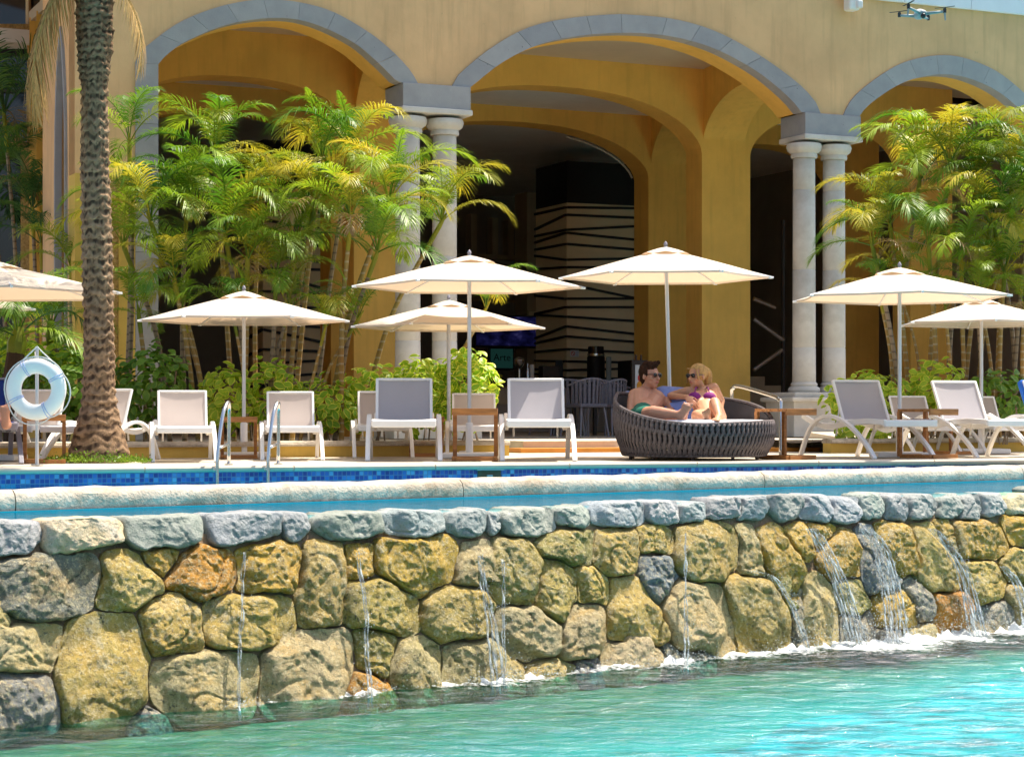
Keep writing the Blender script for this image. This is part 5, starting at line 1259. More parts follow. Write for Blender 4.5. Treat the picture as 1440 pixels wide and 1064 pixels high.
m = MB(); m.ball(hc + u * .040 - f * .022, .099, 16, 12, M, (.86, .98, .90)); m.ball(hc + u * .105 + f * .03, .05, 12, 8, M, (1.25, 1.0, .62)); m.ball(hc + u * .11 - f * .02, .055, 12, 8, M, (1.2, 1.1, .6)); m.ball(hc - u * .02 - f * .055, .066, 12, 8, M, (1.0, .7, .9))
for k in range(26): m.ball(hc + u * (.095 + rnd.uniform(-.03, .035)) + f * rnd.uniform(-.06, .062) + r * rnd.uniform(-.055, .055), rnd.uniform(.014, .022), 7, 5)
hair = remesh_body(m, 'hair', MT['hair_brown'], man, .006, 2)
# keep the face clear of hair
bm = bmesh.new(); bm.from_mesh(hair.data); bmesh.ops.delete(bm, geom=[v for v in bm.verts if (v.co - hc).dot(f) > .028 and (v.co - hc).dot(u) < .062], context='VERTS'); bm.to_mesh(hair.data); bm.free()
sunglasses(hc, M, man)
MB().ball(hc - u * .053 + f * .092, .013, 10, 6, M, (1.7, .5, .55)).build('mouth', MT['lip_pink'], man, smooth='all')
# ---- seated woman
wom = empty('person', (0, 0, 0), label='person in magenta bikini and sunglasses with a long blond ponytail sitting on the daybed', cat='person')
m = MB(); hc = P(980, 529, 18.34); M = head(m, hc, (-.74, -.66, -.06), .215, True)
nb_ = P(987, 549, 18.40); m.cone2(hc - Vector((-.01, 0, .06)), .043, nb_, .046)
Ls, Rs = P(967, 550, 18.30), P(1004, 545, 18.42); pel, waist, chest = P(994, 587, 17.98), P(990, 575, 18.12), P(987, 562, 18.26)
m.cone2(nb_, .042, Ls, .044); m.cone2(nb_, .042, Rs, .046)
for a, b, ra, rb in ((chest + Vector((-.05, 0, 0)), waist + Vector((-.03, 0, 0)), .085, .070), (chest + Vector((.06, .02, .01)), waist + Vector((.03, 0, 0)), .085, .070), (waist, pel, .088, .10), (chest, nb_, .085, .05)): m.cone2(a, ra, b, rb, 16)
brs = [chest + Vector((-.075, -.072, .012)), chest + Vector((.062, -.060, .012))]
for b in brs: m.ball(b, .058, 12, 9, None, (1.0, .85, .92))
eL, wL = P(940, 557, 18.40), P(966, 558, 18.06); m.cone2(Ls, .044, eL, .033); m.cone2(eL, .034, wL, .023); hand(m, wL, P(975, 568, 18.0) - wL, (0, -.8, .5), .92, .55, 1, 1)
eR, wR = P(1014, 563, 18.50), P(1011, 586, 18.40); m.cone2(Rs, .047, eR, .036); m.cone2(eR, .036, wR, .025); hand(m, wR, Vector((.3, -.8, -.3)), (0, .2, .9), .92, .2, 1, 1)
hl, hr = P(985, 588, 17.94), P(1009, 587, 18.0)
kR, aR = P(1005, 566, 17.66), P(1011, 586, 17.48); m.cone2(hr, .084, hr.lerp(kR, .5), .072); m.cone2(hr.lerp(kR, .4), .073, kR, .050); m.cone2(kR, .050, kR.lerp(aR, .4), .046); m.cone2(kR.lerp(aR, .35), .046, aR, .031)
foot(m, aR, P(1012, 590, 17.46), P(1006, 591, 17.36), (1, .3, 0), .92)
kL, aL = P(980, 584, 17.66), P(993, 588, 17.50); m.cone2(hl, .084, kL, .052); m.cone2(kL, .048, aL, .032); foot(m, aL, P(996, 590, 17.44), P(993, 580, 17.40), (1, 0, .2), .92)
remesh_body(m, 'body', MT['skin_woman'], wom)
m = MB()
for b in brs: m.ball(b + Vector((0, -.007, .0)), .0635, 14, 10, None, (1.02, .88, .95))
m.tube([brs[0] + Vector((-.055, .0, -.03)), brs[0] + Vector((.07, -.03, -.035)), brs[1] + Vector((.055, .01, -.03))], .012, 8)
remesh_body(m, 'bikini_top', MT['magenta_cloth'], wom, .006, 3)
for b, s in ((brs[0], -1), (brs[1], 1)): MB().tube(catmull([b + Vector((0, -.03, .045)), b + Vector((-.2 * (b.x - nb_.x) , .03, .10)), nb_ + Vector((s * .035, .0, .02))], 4), .0055, 6).build('strap', MT['magenta_cloth'], wom)
m = MB(); m.ball(pel, .108, 14, 10, None, (1.05, .95, .52)); remesh_body(m, 'bikini_bottom', MT['magenta_cloth'], wom, .007, 2)
r, f, u = M.col[0], M.col[1], M.col[2]
m = MB(); m.ball(hc + u * .034 - f * .022, .094, 16, 12, M, (.86, 1.0, .93)); m.ball(hc + u * .03 - f * .09, .04, 10, 8, M)
tail = catmull([hc + u * .05 - f * .095, hc + u * .02 - f * .145, hc - u * .05 - f * .150, hc - u * .14 - f * .135, hc - u * .27 - f * .09], 3)
for i in range(len(tail) - 1): q_ = i / len(tail); m.cone2(tail[i], .040 * (1 - .25 * q_) + .006, tail[i + 1], .034 * (1 - .25 * q_) + .004, 10)
for k in range(9):
    a = rnd.uniform(-.03, .03); b = rnd.uniform(-.02, .02); m.tube([p + r * a + f * b + u * rnd.uniform(-.006, .006) for p in tail], .011, 6)
m.cone2(hc + u * .07 + f * .062 + r * .05, .013, hc - u * .055 + f * .055 + r * .072, .008, 8); m.cone2(hc + u * .07 + f * .062 - r * .05, .013, hc - u * .03 + f * .055 - r * .074, .008, 8)
hair = remesh_body(m, 'hair', MT['hair_blond'], wom, .006, 2)
bm = bmesh.new(); bm.from_mesh(hair.data); bmesh.ops.delete(bm, geom=[v for v in bm.verts if (v.co - hc).dot(f) > .030 and (v.co - hc).dot(u) < .066 and abs((v.co - hc).dot(r)) < .062], context='VERTS'); bm.to_mesh(hair.data); bm.free()
sunglasses(hc, M, wom, .95)
MB().ball(hc - u * .050 + f * .088, .012, 10, 6, M, (1.6, .5, .6)).build('mouth', MT['lip_pink'], wom, smooth='all')
# ---- guest at the edge of the frame on the grey lounger
gst = empty('person', (0, 0, 0), label='person in navy clothing lying on the grey lounger, one bent elbow showing', cat='person')
yy = 16.95; m = MB(); hc = P(-62, 532, 17.2); M = head(m, hc, (.5, -.85, 0), .22); ch = P(-50, 572, 17.05); pe = P(-30, 594, 16.75); nk = P(-60, 553, 17.2)
m.cone2(hc - Vector((0, 0, .06)), .05, nk, .055); m.cone2(nk, .06, ch, .12); m.cone2(ch, .125, pe, .115)
sh = P(-28, 566, 17.12); el = P(5, 580, 16.9); wr = P(-8, 600, 16.6); m.cone2(nk, .055, sh, .058); m.cone2(sh, .055, el, .043); m.cone2(el, .042, wr, .03); hand(m, wr, (-.5, -.5, -.2), (0, 0, 1), 1, .3)
sh2 = P(-84, 566, 17.0); el2 = P(-98, 588, 16.8); m.cone2(nk, .055, sh2, .058); m.cone2(sh2, .055, el2, .04); m.cone2(el2, .04, P(-70, 592, 16.6), .03); hand(m, P(-70, 592, 16.6), (.6, -.4, 0), (0, 0, 1), 1, .4)
for s in (-1, 1):
    kn = P(-12 + s * 16, 590, 16.4); an = P(-4 + s * 14, 597, 16.05); m.cone2(pe + Vector((s * .08, 0, 0)), .085, kn, .06); m.cone2(kn, .055, an, .036); foot(m, an, an + Vector((0, -.05, -.01)), an + Vector((0, -.06, .13)), (1, 0, 0))
remesh_body(m, 'body', MT['skin_man'], gst, .008)
m = MB(); m.cone2(nk.lerp(ch, .5), .12, ch, .136); m.cone2(ch, .138, pe, .128); m.cone2(sh, .066, sh.lerp(el, .5), .062); m.cone2(sh2, .066, sh2.lerp(el2, .6), .058); remesh_body(m, 'shirt', MT['navy'], gst, .009)
m = MB(); m.ball(hc + M.col[2] * .04 - M.col[1] * .022, .098, 14, 10, M, (.86, .98, .9)); m.build('hair', MT['hair_brown'], gst, smooth='all')

# ================================================================== DRONE
dc = P(1294, 21, 14.2); dr = empty('camera_drone', dc, R(12), label='small grey quadcopter drone hovering before the tan wall', cat='drone'); dr.rotation_euler = (R(-4), R(3), R(14)); dr.scale = (.86, .86, .86); k = 1.05
m = MB(); m.ball((0, 0, 0), .055 * k, 12, 8, None, (.8, 1.5, .62)); m.build('body', MT['drone_grey'], dr, smooth='all')
MB().ball((.0, .02, .026), .042 * k, 12, 8, None, (.85, 1.2, .55)).build('top_shell', MT['paper_white'], dr, smooth='all')
MB().ball((-.008, -.075, -.03), .022 * k, 10, 8).build('camera_gimbal', MT['lens'], dr, smooth='all')
for x, y in ((-1, -1), (1, -1), (-1, 1), (1, 1)):
    L = (.155 if y < 0 else .125) * k
    a = MB().tube([(x * .03, y * .05, 0), (x * L, y * .12, .012)], [.014, .009], 8).build('arm', MT['drone_grey'], dr, smooth='all')
    MB().lathe([(.013, -.012), (.014, .02), (.008, .03)], (x * L, y * .12, .012), 10).build('motor', MT['charcoal'], a)
    if y < 0: MB().tube([(x * L, y * .12, 0), (x * L * 1.04, y * .12, -.062)], [.009, .006], 8).build('landing_leg', MT['drone_grey'], a)
    an = R(25 + 70 * x * y)
    for s in (-1, 1): MB().bar((x * L, y * .12, .045), (x * L + s * .085 * math.cos(an), y * .12 + s * .085 * math.sin(an), .047), .016, .002).build('propeller_blade', MT['charcoal'], a)
# ================================================================== VEGETATION
def frond_mesh(name, L, pairs, el, bend, ll, wd, vee, droop, mat, seed, stalk=.18, rach=.007):
    rr = random.Random(seed); m = MB(); pts = []; p = Vector((0, 0, 0)); n = 26; ang = el
    for i in range(n + 1):
        pts.append(p.copy()); f = i / n; ang = el - bend * f ** 1.5; p = p + Vector((math.cos(ang), .05 * math.sin(f * 5 + seed), math.sin(ang))) * (L / n)
    m.tube(pts, [rach * (1 - .85 * i / n) + .0012 for i in range(n + 1)], 5)
    for k in range(pairs):
        f = stalk + (1 - stalk) * (k + .5) / pairs; x = f * n; i = min(int(x), n - 1); b = pts[i].lerp(pts[i + 1], x - i); tg = (pts[i + 1] - pts[i]).normalized()
        up = Vector((-tg.z, 0, tg.x)); g = (f - stalk) / (1 - stalk); prof = (math.sin(math.pi * min(1, .18 + .80 * g))) ** .65
        for s in (-1, 1):
            if rr.random() < .04: continue
            l = ll * prof * rr.uniform(.85, 1.1); ph = R(62 - 32 * g + rr.uniform(-7, 7))
            d = (tg * math.cos(ph) + Vector((0, s, 0)) * math.sin(ph) * math.cos(vee) + up * math.sin(ph) * math.sin(vee)).normalized()
            sd = d.cross(up).normalized(); w_ = wd * rr.uniform(.85, 1.15)
            dr = droop * rr.uniform(.7, 1.3)
            q = [b + d * l * t_ + Vector((0, 0, -dr * l * t_ ** 2.2)) for t_ in (0, .35, .7, 1)]
            vs = [q[0] - sd * w_ * .3, q[0] + sd * w_ * .3, q[1] - sd * w_, q[1] + sd * w_, q[2] - sd * w_ * .75, q[2] + sd * w_ * .75, q[3]]
            m.add(vs, [(0, 1, 3, 2), (2, 3, 5, 4), (4, 5, 6)])
    me = m.mesh(name, MT[mat]); return me
def variants(mat, seed, L=1.0, pairs=46, ll=.33, wd=.0060, vee=R(28), droop=.5):
    return [frond_mesh('frond', L * sc_, pairs, R(el), R(bd), ll * sc_ * (.6 if i == 0 else 1), wd, vee, droop, mat, seed + i) for i, (el, bd, sc_) in enumerate(((84, 60, .85), (80, 105, 1.0), (72, 125, 1.08), (60, 125, 1.08), (44, 115, 1.0), (20, 90, .85)))]
FR = {'leaf': variants('frond_leaf', 1), 'gold': variants('frond_gold', 20), 'dark': variants('frond_dark', 40), 'dry': variants('frond_dry', 60, .85, 30)}
def cane_palm(base, crown, n, sc_, label, seed, kinds=('leaf',), group='cane palms in the planters', r=.026, stem='cane_orange', low=6):
    rr = random.Random(seed); base, crown = Vector(base), Vector(crown); e = empty('cane_palm', base, 0, label=label, cat='palm', group=group)
    c = crown - base; mid = c * .5 + Vector((c.x * -.12 + rr.uniform(-.04, .04), rr.uniform(-.06, .06), c.z * .06))
    pts = catmull([Vector((0, 0, -.03)), mid, c], 8)
    MB().tube(pts, [r * (1.15 - .35 * i / len(pts)) for i in range(len(pts))], 8).build('stem', MT[stem], e, smooth=True)
    dirv = (pts[-1] - pts[-3]).normalized()
    MB().tube([pts[-3], pts[-1], pts[-1] + dirv * .16], [r * .9, r * 1.0, r * .4], 8).build('crownshaft', MT['frond_gold'], e, smooth=True)
    a = rr.uniform(0, 6.28)
    n = n + 1
    for k in range(n):
        v = min(5, int(k * low / n + rr.uniform(-.3, .6))); v = max(0 if (k == 0 and rr.random() < .35) else 1, v)
        kd = rr.choice(kinds); kd = kinds[-1] if v == 0 and kinds[-1] == 'dark' else ('leaf' if v == 0 else kd); kd = 'dry' if (v == 5 and rr.random() < .35) else kd
        o = obj_from(FR[kd][v], 'frond', e); s = 1.04 * sc_ * rr.uniform(.85, 1.12)
        o.matrix_local = Matrix.Translation(pts[-1] + dirv * .05) @ Matrix.Rotation(a, 4, 'Z') @ Matrix.Rotation(rr.uniform(-.15, .15), 4, 'X') @ Matrix.Scale(s, 4); a += 2.4 + rr.uniform(-.3, .3)
    return e
def cp_px(bx, Yb, cx, cy, Yc, n, s, label, seed, **k):
    b = P(bx, 0, Yb); b.z = .10; return cane_palm(b, P(cx, cy, Yc), n, s, label, seed, **k)
LEFT = [(330, 21.2, 302, 232, 21.3, 9, 1.0), (352, 20.9, 318, 338, 20.8, 9, 1.12), (300, 20.8, 214, 318, 20.6, 8, 1.0), (410, 21.6, 452, 232, 21.6, 8, .9), (438, 21.4, 492, 226, 21.5, 9, 1.0),
        (455, 20.9, 545, 292, 20.9, 9, 1.05), (500, 21.4, 618, 318, 21.3, 9, .92), (470, 20.7, 528, 362, 20.6, 8, .95), (395, 21.0, 418, 342, 20.9, 8, .95),
        (280, 20.6, 246, 398, 20.5, 8, .85), (240, 20.9, 176, 352, 20.9, 7, .9), (205, 20.6, 196, 450, 20.5, 7, .7), (402, 20.9, 440, 300, 20.8, 8, .95), (260, 21.3, 262, 300, 21.2, 8, 1.0), (480, 20.6, 492, 320, 20.5, 8, .9), (340, 20.6, 348, 372, 20.5, 8, .9), (375, 20.7, 388, 398, 20.6, 8, .85), (360, 21.8, 366, 290, 21.8, 7, .9)]
LL_ = ['tallest cane palm with a full round crown, nearest the grey jamb arch', 'cane palm with broad arching fronds over the parasol before the palms', 'cane palm leaning to the grey stone jamb', 'tall cane palm with golden flower sprays beside the column pair', 'tall cane palm beside the column pair, upright fronds',
       'cane palm crossing in front of the column pair', 'cane palm leaning furthest into the central arch',
       'cane palm with drooping crown just above the parasol under the columns', 'cane palm mid clump with a crown level with the column joints', 'low leafy cane palm between the tall ones, above the dappled lounger', 'narrow cane palm beside the rough stucco pier and grey jamb', 'small cane palm at the foot of the grey jamb, beside the thick trunk', 'cane palm with crown between the flower sprays and the parasol', 'cane palm crown filling the foot of the jamb arch', 'cane palm with drooping crown over the parasol half hidden by the wider one', 'short cane palm right above the parasol before the palms', 'low cane palm between the parasol before the palms and the flower sprays', 'cane palm deep in the clump before the black slatted screen']
for i, a in enumerate(LEFT): cp_px(*a, LL_[i] if i < len(LL_) else 'cane palm in the crowded clump of the long planter behind the loungers', 100 + i, kinds=('leaf', 'leaf', 'gold') if i % 3 else ('gold', 'leaf'), stem='cane_grey' if i % 3 == 1 else 'cane_orange')
RIGHT = [(1262, 22.8, 1292, 262, 22.8, 9, 1.05), (1285, 22.4, 1252, 322, 22.3, 9, .95), (1300, 22.6, 1335, 238, 22.6, 8, 1.05), (1330, 22.8, 1372, 272, 22.8, 9, 1.0), (1350, 22.5, 1392, 322, 22.4, 9, 1.0), (1400, 22.9, 1424, 252, 22.9, 9, 1.05),
         (1275, 22.2, 1228, 352, 22.1, 8, .85), (1320, 22.2, 1306, 352, 22.1, 8, .9), (1360, 22.2, 1352, 372, 22.1, 8, .9), (1420, 22.5, 1446, 312, 22.5, 8, 1.0), (1405, 22.2, 1412, 392, 22.1, 8, .9), (1450, 22.2, 1462, 232, 22.6, 9, 1.1), (1385, 22.0, 1376, 420, 21.9, 7, .7), (1440, 22.0, 1440, 440, 22.0, 7, .7), (1475, 22.4, 1500, 300, 22.4, 8, 1.0)]
for i, a in enumerate(RIGHT): cp_px(*a, (['cane palm with upright young frond, nearest the column pair', 'short cane palm reaching its fronds across the stone column', 'cane palm with a crown high under the narrow arch'] + ['cane palm under the crown of the narrow arch, behind the tallest', 'cane palm with fanned fronds at mid height behind the parasol among stems', 'tall cane palm crown overlapping the narrow arch stones', 'cane palm nearest the stone columns with low yellow fronds', 'low cane palm right above the parasol over the angled pair', 'cane palm with low crown between the two parasols by the columns', 'cane palm at the outer side of the dense clump, mid height', 'low bushy cane palm behind the rear parasol pole', 'highest cane palm at the outer side of the dense clump', 'short cane palm just above the rear parasol canopy', 'short cane palm behind the canopy of the rear parasol, outer side', 'cane palm at the outer end of the planter by the columns'])[i], 200 + i, kinds=('leaf', 'leaf', 'gold') if i % 2 else ('gold', 'leaf', 'leaf'), stem='cane_orange' if i % 3 else 'cane_grey')
# extra bare canes rising through the clumps
def canes(lst, seed, label):
    rr = random.Random(seed)
    for i, (bx, tx, ty, Y, lb_) in enumerate(lst):
        b = P(bx, 0, Y); b.z = .10; cane_palm(b, P(tx, ty, Y + rr.uniform(-.1, .1)), 4, .7, label + lb_, seed + i, kinds=('leaf', 'gold'), r=rr.uniform(.016, .024), stem=rr.choice(['cane_orange', 'cane_grey', 'cane_orange']), low=5)
canes([(350, 330, 455, 20.4, ', behind the first ladder rail'), (372, 405, 440, 20.7, ', beside the parasol pole before the palms'), (420, 455, 470, 20.4, ', behind the far ladder rail'), (440, 500, 455, 20.6, ', leaning toward the hedge'), (300, 258, 450, 20.6, ', beside the dappled lounger'), (620, 680, 440, 21.4, ', rising out of the hedge by the column')], 300, 'slender young cane palm in the long planter')
canes([(1256, 1238, 420, 22.2, ', beside the column pedestal'), (1300, 1262, 400, 22.4, ', leaning toward the columns'), (1345, 1330, 440, 22.0, ', between the two parasol poles'), (1400, 1380, 430, 22.3, ', behind the rear parasol pole'), (1430, 1400, 330, 22.6, ', high crown by the rear parasol'), (1370, 1420, 330, 22.4, ', crossing behind the others')], 330, 'slender young cane palm in the planter by the columns')
# golden flower sprays
def spray(p, label, seed):
    rr = random.Random(seed); e = empty('flower_spray', p, 0, label=label, cat='flower stalk', group='golden flower stalks on the cane palms')
    for k in range(14):
        a = rr.uniform(0, 6.28); t_ = rr.uniform(.1, .28); d = Vector((math.cos(a), math.sin(a), rr.uniform(-.4, .3))); MB().tube([(0, 0, .02), d * t_ * .6, d * t_ + Vector((0, 0, -.04))], .004, 5).build('twig', MT['orange_wood'], e)
spray(P(445, 262, 21.4), 'golden branching flower stalk hanging under the tall palm crown', 1); spray(P(502, 258, 21.3), 'golden branching flower stalk beside the column pair', 2)

# ---- the thick date palm on the deck
TX, TY = (139 - 720) / FPX * 16.9, 16.9
dp = empty('date_palm', (TX, TY, 0), label='thick date palm trunk with diamond leaf scars standing on the pool deck', cat='palm')
m = MB(); m.c = []; nz, na = 460, 72; Ht = 4.7
prof_r = [(0, .255), (.08, .25), (.2, .22), (.35, .175), (.5, .142), (.62, .128), (1.2, .120), (2.0, .118), (2.6, .112), (3.15, .104), (3.35, .122), (3.6, .142), (4.0, .15), (4.7, .17)]
def pr(z):
    for (a, b), (c, d) in zip(prof_r, prof_r[1:]):
        if z <= c: f = (z - a) / (c - a); f = f * f * (3 - 2 * f); return b + (d - b) * f
    return prof_r[-1][1]
rings = []
for i in range(nz + 1):
    z = Ht * i / nz; cx = .012 * math.sin(z * 1.3) - .012 * z + .02 * max(0, z - 2.6); ring = []
    for k in range(na):
        a = 2 * math.pi * k / na; h = .082 if z < 3.2 else .06; nn = 8 if z < 3.2 else 11
        wob = .45 * noise.noise(Vector((math.cos(a) * 2, math.sin(a) * 2, z * 2.5)))
        zz = z / h + wob; row = math.floor(zz); fx = (a / (2 * math.pi) * nn + .5 * (row % 2)); fx -= math.floor(fx)
        arc_ = .42 * (1 - (2 * fx - 1) ** 2); t_ = zz - row + arc_ - .2; 
        if t_ > 1: row += 1; fx = (a / (2 * math.pi) * nn + .5 * (row % 2)); fx -= math.floor(fx); t_ -= 1
        t_ = max(0, min(1, t_)); side = 1 - abs(2 * fx - 1) ** 4
        hgt = (math.exp(-((t_ - .28) / .20) ** 2)) * (.5 + .5 * side) 
        hs_ = random.Random(int(row) * 131 + int(math.floor(a / (2 * math.pi) * nn + .5 * (row % 2))) % nn); hgt *= hs_.uniform(.45, 1.25)
        amp = .016 if z > .6 else .007 + .009 * z / .6
        rough = .010 * noise.noise(Vector((math.cos(a) * 5, math.sin(a) * 5, z * 9))) + .007 * noise.noise(Vector((math.cos(a) * 14, math.sin(a) * 14, z * 24)))
        if z > 3.3: rough *= 2.2
        r = pr(z) + amp * hgt + rough
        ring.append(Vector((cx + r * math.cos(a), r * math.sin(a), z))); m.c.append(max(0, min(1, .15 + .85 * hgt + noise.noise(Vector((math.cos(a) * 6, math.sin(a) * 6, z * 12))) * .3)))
    rings.append(ring)
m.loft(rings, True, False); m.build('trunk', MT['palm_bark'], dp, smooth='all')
BIG = [frond_mesh('frond', 2.5, 60, R(el), R(bd), .42, .012, R(20), .3, 'frond_dark', 80 + i, .14, .02) for i, (el, bd) in enumerate(((80, 50), (62, 60), (45, 45), (32, 35)))]
DEAD = [frond_mesh('dead_frond', 1.5, 40, R(-40), R(55), .36, .010, R(5), .9, 'dead_frond', 95 + i, .1, .02) for i in range(2)]
for k in range(26):
    o = obj_from(BIG[k % 4], 'frond', dp); o.matrix_local = Matrix.Translation((.03, 0, 4.62)) @ Matrix.Rotation(k * 2.4, 4, 'Z') @ Matrix.Scale(rnd.uniform(.9, 1.1), 4)
for k, (a, s) in enumerate(((R(185), 1.0), (R(200), .9), (R(170), .95), (R(-10), .62), (R(215), 1.05))):
    o = obj_from(DEAD[k % 2], 'dead_frond', dp); o.matrix_local = Matrix.Translation((.1 * math.cos(a), .1 * math.sin(a), 4.35 if k != 3 else 4.15)) @ Matrix.Rotation(a, 4, 'Z') @ Matrix.Rotation(R(12), 4, 'Y') @ Matrix.Scale(s, 4)

# ---- broad-leaved shrubs
def leaf_shape(l, w_): 
    rows = [(0, .06), (.2, .62), (.45, 1.0), (.7, .85), (.9, .42)]
    vs, c = [], []
    for t_, k in rows:
        z = .10 * l * math.sin(t_ * 2.6) - .05 * l * t_
        vs += [Vector((-k * w_ / 2, t_ * l, z + .10 * w_ * k)), Vector((-k * w_ / 4, t_ * l, z + .03 * w_)), Vector((0, t_ * l, z - .04 * w_)), Vector((k * w_ / 4, t_ * l, z + .03 * w_)), Vector((k * w_ / 2, t_ * l, z + .10 * w_ * k))]; c += [1, .15, .35, .15, 1]
    vs.append(Vector((0, l, -.02 * l))); c.append(1)
    fs = []
    for i in range(4):
        for j in range(4): a = i * 5 + j; fs.append((a, a + 1, a + 6, a + 5))
    fs += [(20 + j, 21 + j, 25) for j in range(4)]
    return vs, fs, c
LV, LF, LC = leaf_shape(1.0, .68)
def leaf_me(mat): m = MB(); m.add(LV, LF); m.c = list(LC); return m.mesh('leaf', MT[mat], 'all')
LEAFM = {k: leaf_me(k) for k in ('shrub_leaf', 'shrub_deep')}
def shrub(px, py, Y, rx, rz, ry, npart, nstuff, label, seed, mat='shrub_leaf', ls=.105, stems=5, group='variegated shrubs in the planters'):
    rr = random.Random(seed); c = P(px, py, Y); base = Vector((c.x, c.y, .10)); e = empty('shrub', base, 0, label=label, cat='shrub', group=group); cc = c - base
    def pose():
        while True:
            d = Vector((rr.uniform(-1, 1), rr.uniform(-1, 1), rr.uniform(-1, 1)))
            if .35 < d.length < 1: break
        rad = (.60 + .40 * rr.random()) * (1 + .22 * noise.noise(d.normalized() * 2.3 + Vector((seed, 0, 0)))); n_ = d.normalized()
        p = cc + Vector((n_.x * rx, n_.y * ry, n_.z * rz)) * rad
        z = (n_ * .7 + Vector((rr.uniform(-.6, .6), -.45 + rr.uniform(-.6, .6), .45 + rr.uniform(-.5, .5)))).normalized()
        out = Vector((rr.uniform(-1, 1), rr.uniform(-.6, .4), rr.uniform(-1, .7))); out = (out - z * out.dot(z)).normalized(); x = out.cross(z); s = ls * rr.uniform(.7, 1.25)
        return Matrix(((x.x, out.x, z.x, p.x), (x.y, out.y, z.y, p.y), (x.z, out.z, z.z, p.z), (0, 0, 0, 1))) @ Matrix.Scale(s, 4)
    for k in range(npart): obj_from(LEAFM[mat], 'leaf', e, M=pose())
    m = MB(); m.c = []
    for k in range(nstuff):
        T = pose(); m.add([T @ v for v in LV], LF); m.c += LC
    if nstuff: m.build('foliage', MT[mat], e, smooth='all', kind='stuff')
    for k in range(stems):
        t_ = cc + Vector((rr.uniform(-.7, .7) * rx, rr.uniform(-.6, .3) * ry, rr.uniform(-.1, .6) * rz)); MB().tube(catmull([Vector((rr.uniform(-.15, .15), 0, -.02)), t_ * .5 + Vector((rr.uniform(-.08, .08), 0, 0)), t_], 4), .009, 6).build('branch', MT['branch'], e)
for i, (px, py, Y, rx, rz, ry, a, b, lb, mt) in enumerate([
    (655, 545, 20.9, .34, .42, .32, 90, 420, 'dense yellow edged shrub ending the hedge beside the bar opening', 'shrub_leaf'),
    (590, 552, 21.0, .40, .40, .34, 90, 420, 'dense yellow edged shrub in the middle of the hedge under the columns', 'shrub_leaf'),
    (525, 560, 20.9, .38, .36, .3, 70, 320, 'yellow edged shrub at the palm end of the hedge', 'shrub_leaf'),
    (455, 570, 20.6, .34, .30, .28, 50, 160, 'thin shrub with pale branches between the cane palm stems', 'shrub_leaf'),
    (385, 555, 20.5, .36, .38, .28, 60, 170, 'open bright shrub under the parasol before the palms', 'shrub_leaf'),
    (320, 560, 20.5, .32, .34, .28, 60, 170, 'bright leafy shrub behind the dappled lounger by the trunk', 'shrub_leaf'),
    (212, 545, 20.2, .42, .45, .3, 80, 330, 'dark green round leaved shrub beside the thick palm trunk', 'shrub_deep'),
    (95, 545, 19.9, .5, .42, .34, 90, 380, 'leafy shrub seen through and beside the life ring', 'shrub_deep'),
    (70, 505, 20.3, .55, .28, .3, 70, 240, 'bright topped shrub under the low feathery palm', 'shrub_leaf'),
    (10, 545, 20.2, .42, .42, .34, 60, 240, 'shrub beyond the life ring at the planter end', 'shrub_deep'),
    (1222, 565, 22.0, .52, .36, .34, 90, 340, 'bright yellow green shrub between the columns and the lounger', 'shrub_leaf'),
    (1212, 606, 21.7, .30, .22, .26, 40, 120, 'low shrub seen under the angled lounger backrest', 'shrub_leaf'),
    (1318, 545, 21.9, .36, .32, .3, 60, 200, 'yellow green shrub behind the angled loungers among palm stems', 'shrub_leaf'),
    (1400, 560, 21.9, .45, .34, .3, 60, 200, 'low green shrub at the foot of the dense palm clump', 'shrub_deep')]):
    shrub(px, py, Y, rx, rz, ry, a, b, lb, 500 + i, mt)
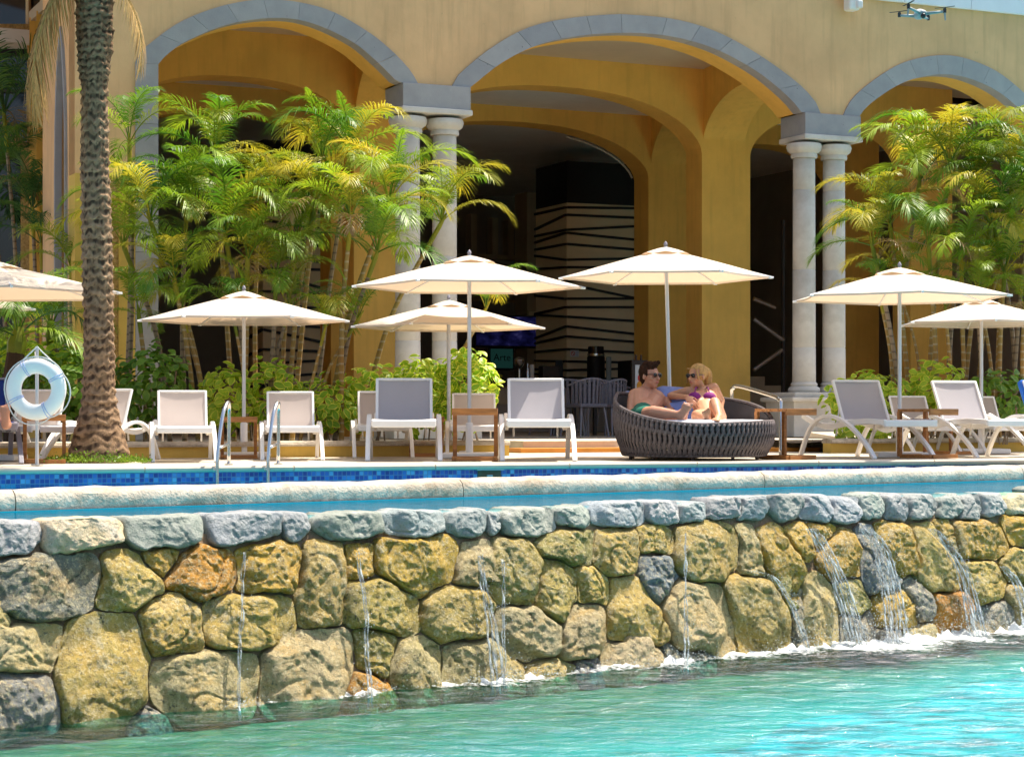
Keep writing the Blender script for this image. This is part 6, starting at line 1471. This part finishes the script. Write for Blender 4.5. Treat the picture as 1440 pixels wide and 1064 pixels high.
# ---- low feathery palm, dark palms by the neighbouring wing, fronds near the corner
e = cane_palm(Vector((P(22, 0, 19.6).x, 19.6, .1)), P(24, 482, 19.6), 13, 1.05, 'low feathery palm with shaggy brown trunk behind the life ring', 700, kinds=('leaf', 'dark'), group='low palm', r=.10, stem='palm_bark', low=6)
e = cane_palm(Vector((P(75, 0, 20.4).x, 20.4, .1)), P(72, 470, 20.4), 10, .9, 'low feathery palm between the shrubs and the thick trunk', 701, kinds=('leaf',), group='low palm', r=.06, stem='cane_grey', low=6)
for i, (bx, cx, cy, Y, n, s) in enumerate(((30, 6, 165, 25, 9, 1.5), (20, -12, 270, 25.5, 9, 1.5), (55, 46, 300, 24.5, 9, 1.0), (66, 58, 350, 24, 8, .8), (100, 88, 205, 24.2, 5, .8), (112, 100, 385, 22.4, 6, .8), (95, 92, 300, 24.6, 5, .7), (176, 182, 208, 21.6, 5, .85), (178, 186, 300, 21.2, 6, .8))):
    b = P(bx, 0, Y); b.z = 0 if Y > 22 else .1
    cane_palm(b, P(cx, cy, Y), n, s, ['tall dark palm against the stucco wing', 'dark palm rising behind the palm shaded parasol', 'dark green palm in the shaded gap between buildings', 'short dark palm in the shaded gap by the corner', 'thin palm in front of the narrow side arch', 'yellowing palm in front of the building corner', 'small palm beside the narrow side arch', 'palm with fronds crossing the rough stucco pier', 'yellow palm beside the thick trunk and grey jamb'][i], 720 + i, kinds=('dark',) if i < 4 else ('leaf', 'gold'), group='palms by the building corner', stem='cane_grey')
# ---- ground cover round the trunk foot
m = MB(); rr = random.Random(9)
for k in range(2600):
    a = rr.uniform(-.42, .46); y = rr.gauss(0, .10); h = abs(rr.gauss(0, .035)) * (1 - (a / .55) ** 2)
    p = Vector((TX + a + .02, TY - .25 + y, .004 + h)); l = rr.uniform(.012, .026); d = Vector((rr.uniform(-1, 1), rr.uniform(-1, 1), rr.uniform(.2, 1.4))).normalized(); x = d.cross(Vector((rr.uniform(-1, 1), rr.uniform(-1, 1), .3))).normalized()
    m.add([p, p + d * l * .5 + x * l * .3, p + d * l, p + d * l * .5 - x * l * .3], [(0, 1, 2, 3)])
tag(m.build('ground_cover', MT['cover_leaf'], kind='stuff'), 'low bright green ground cover round the foot of the thick palm', 'ground cover')
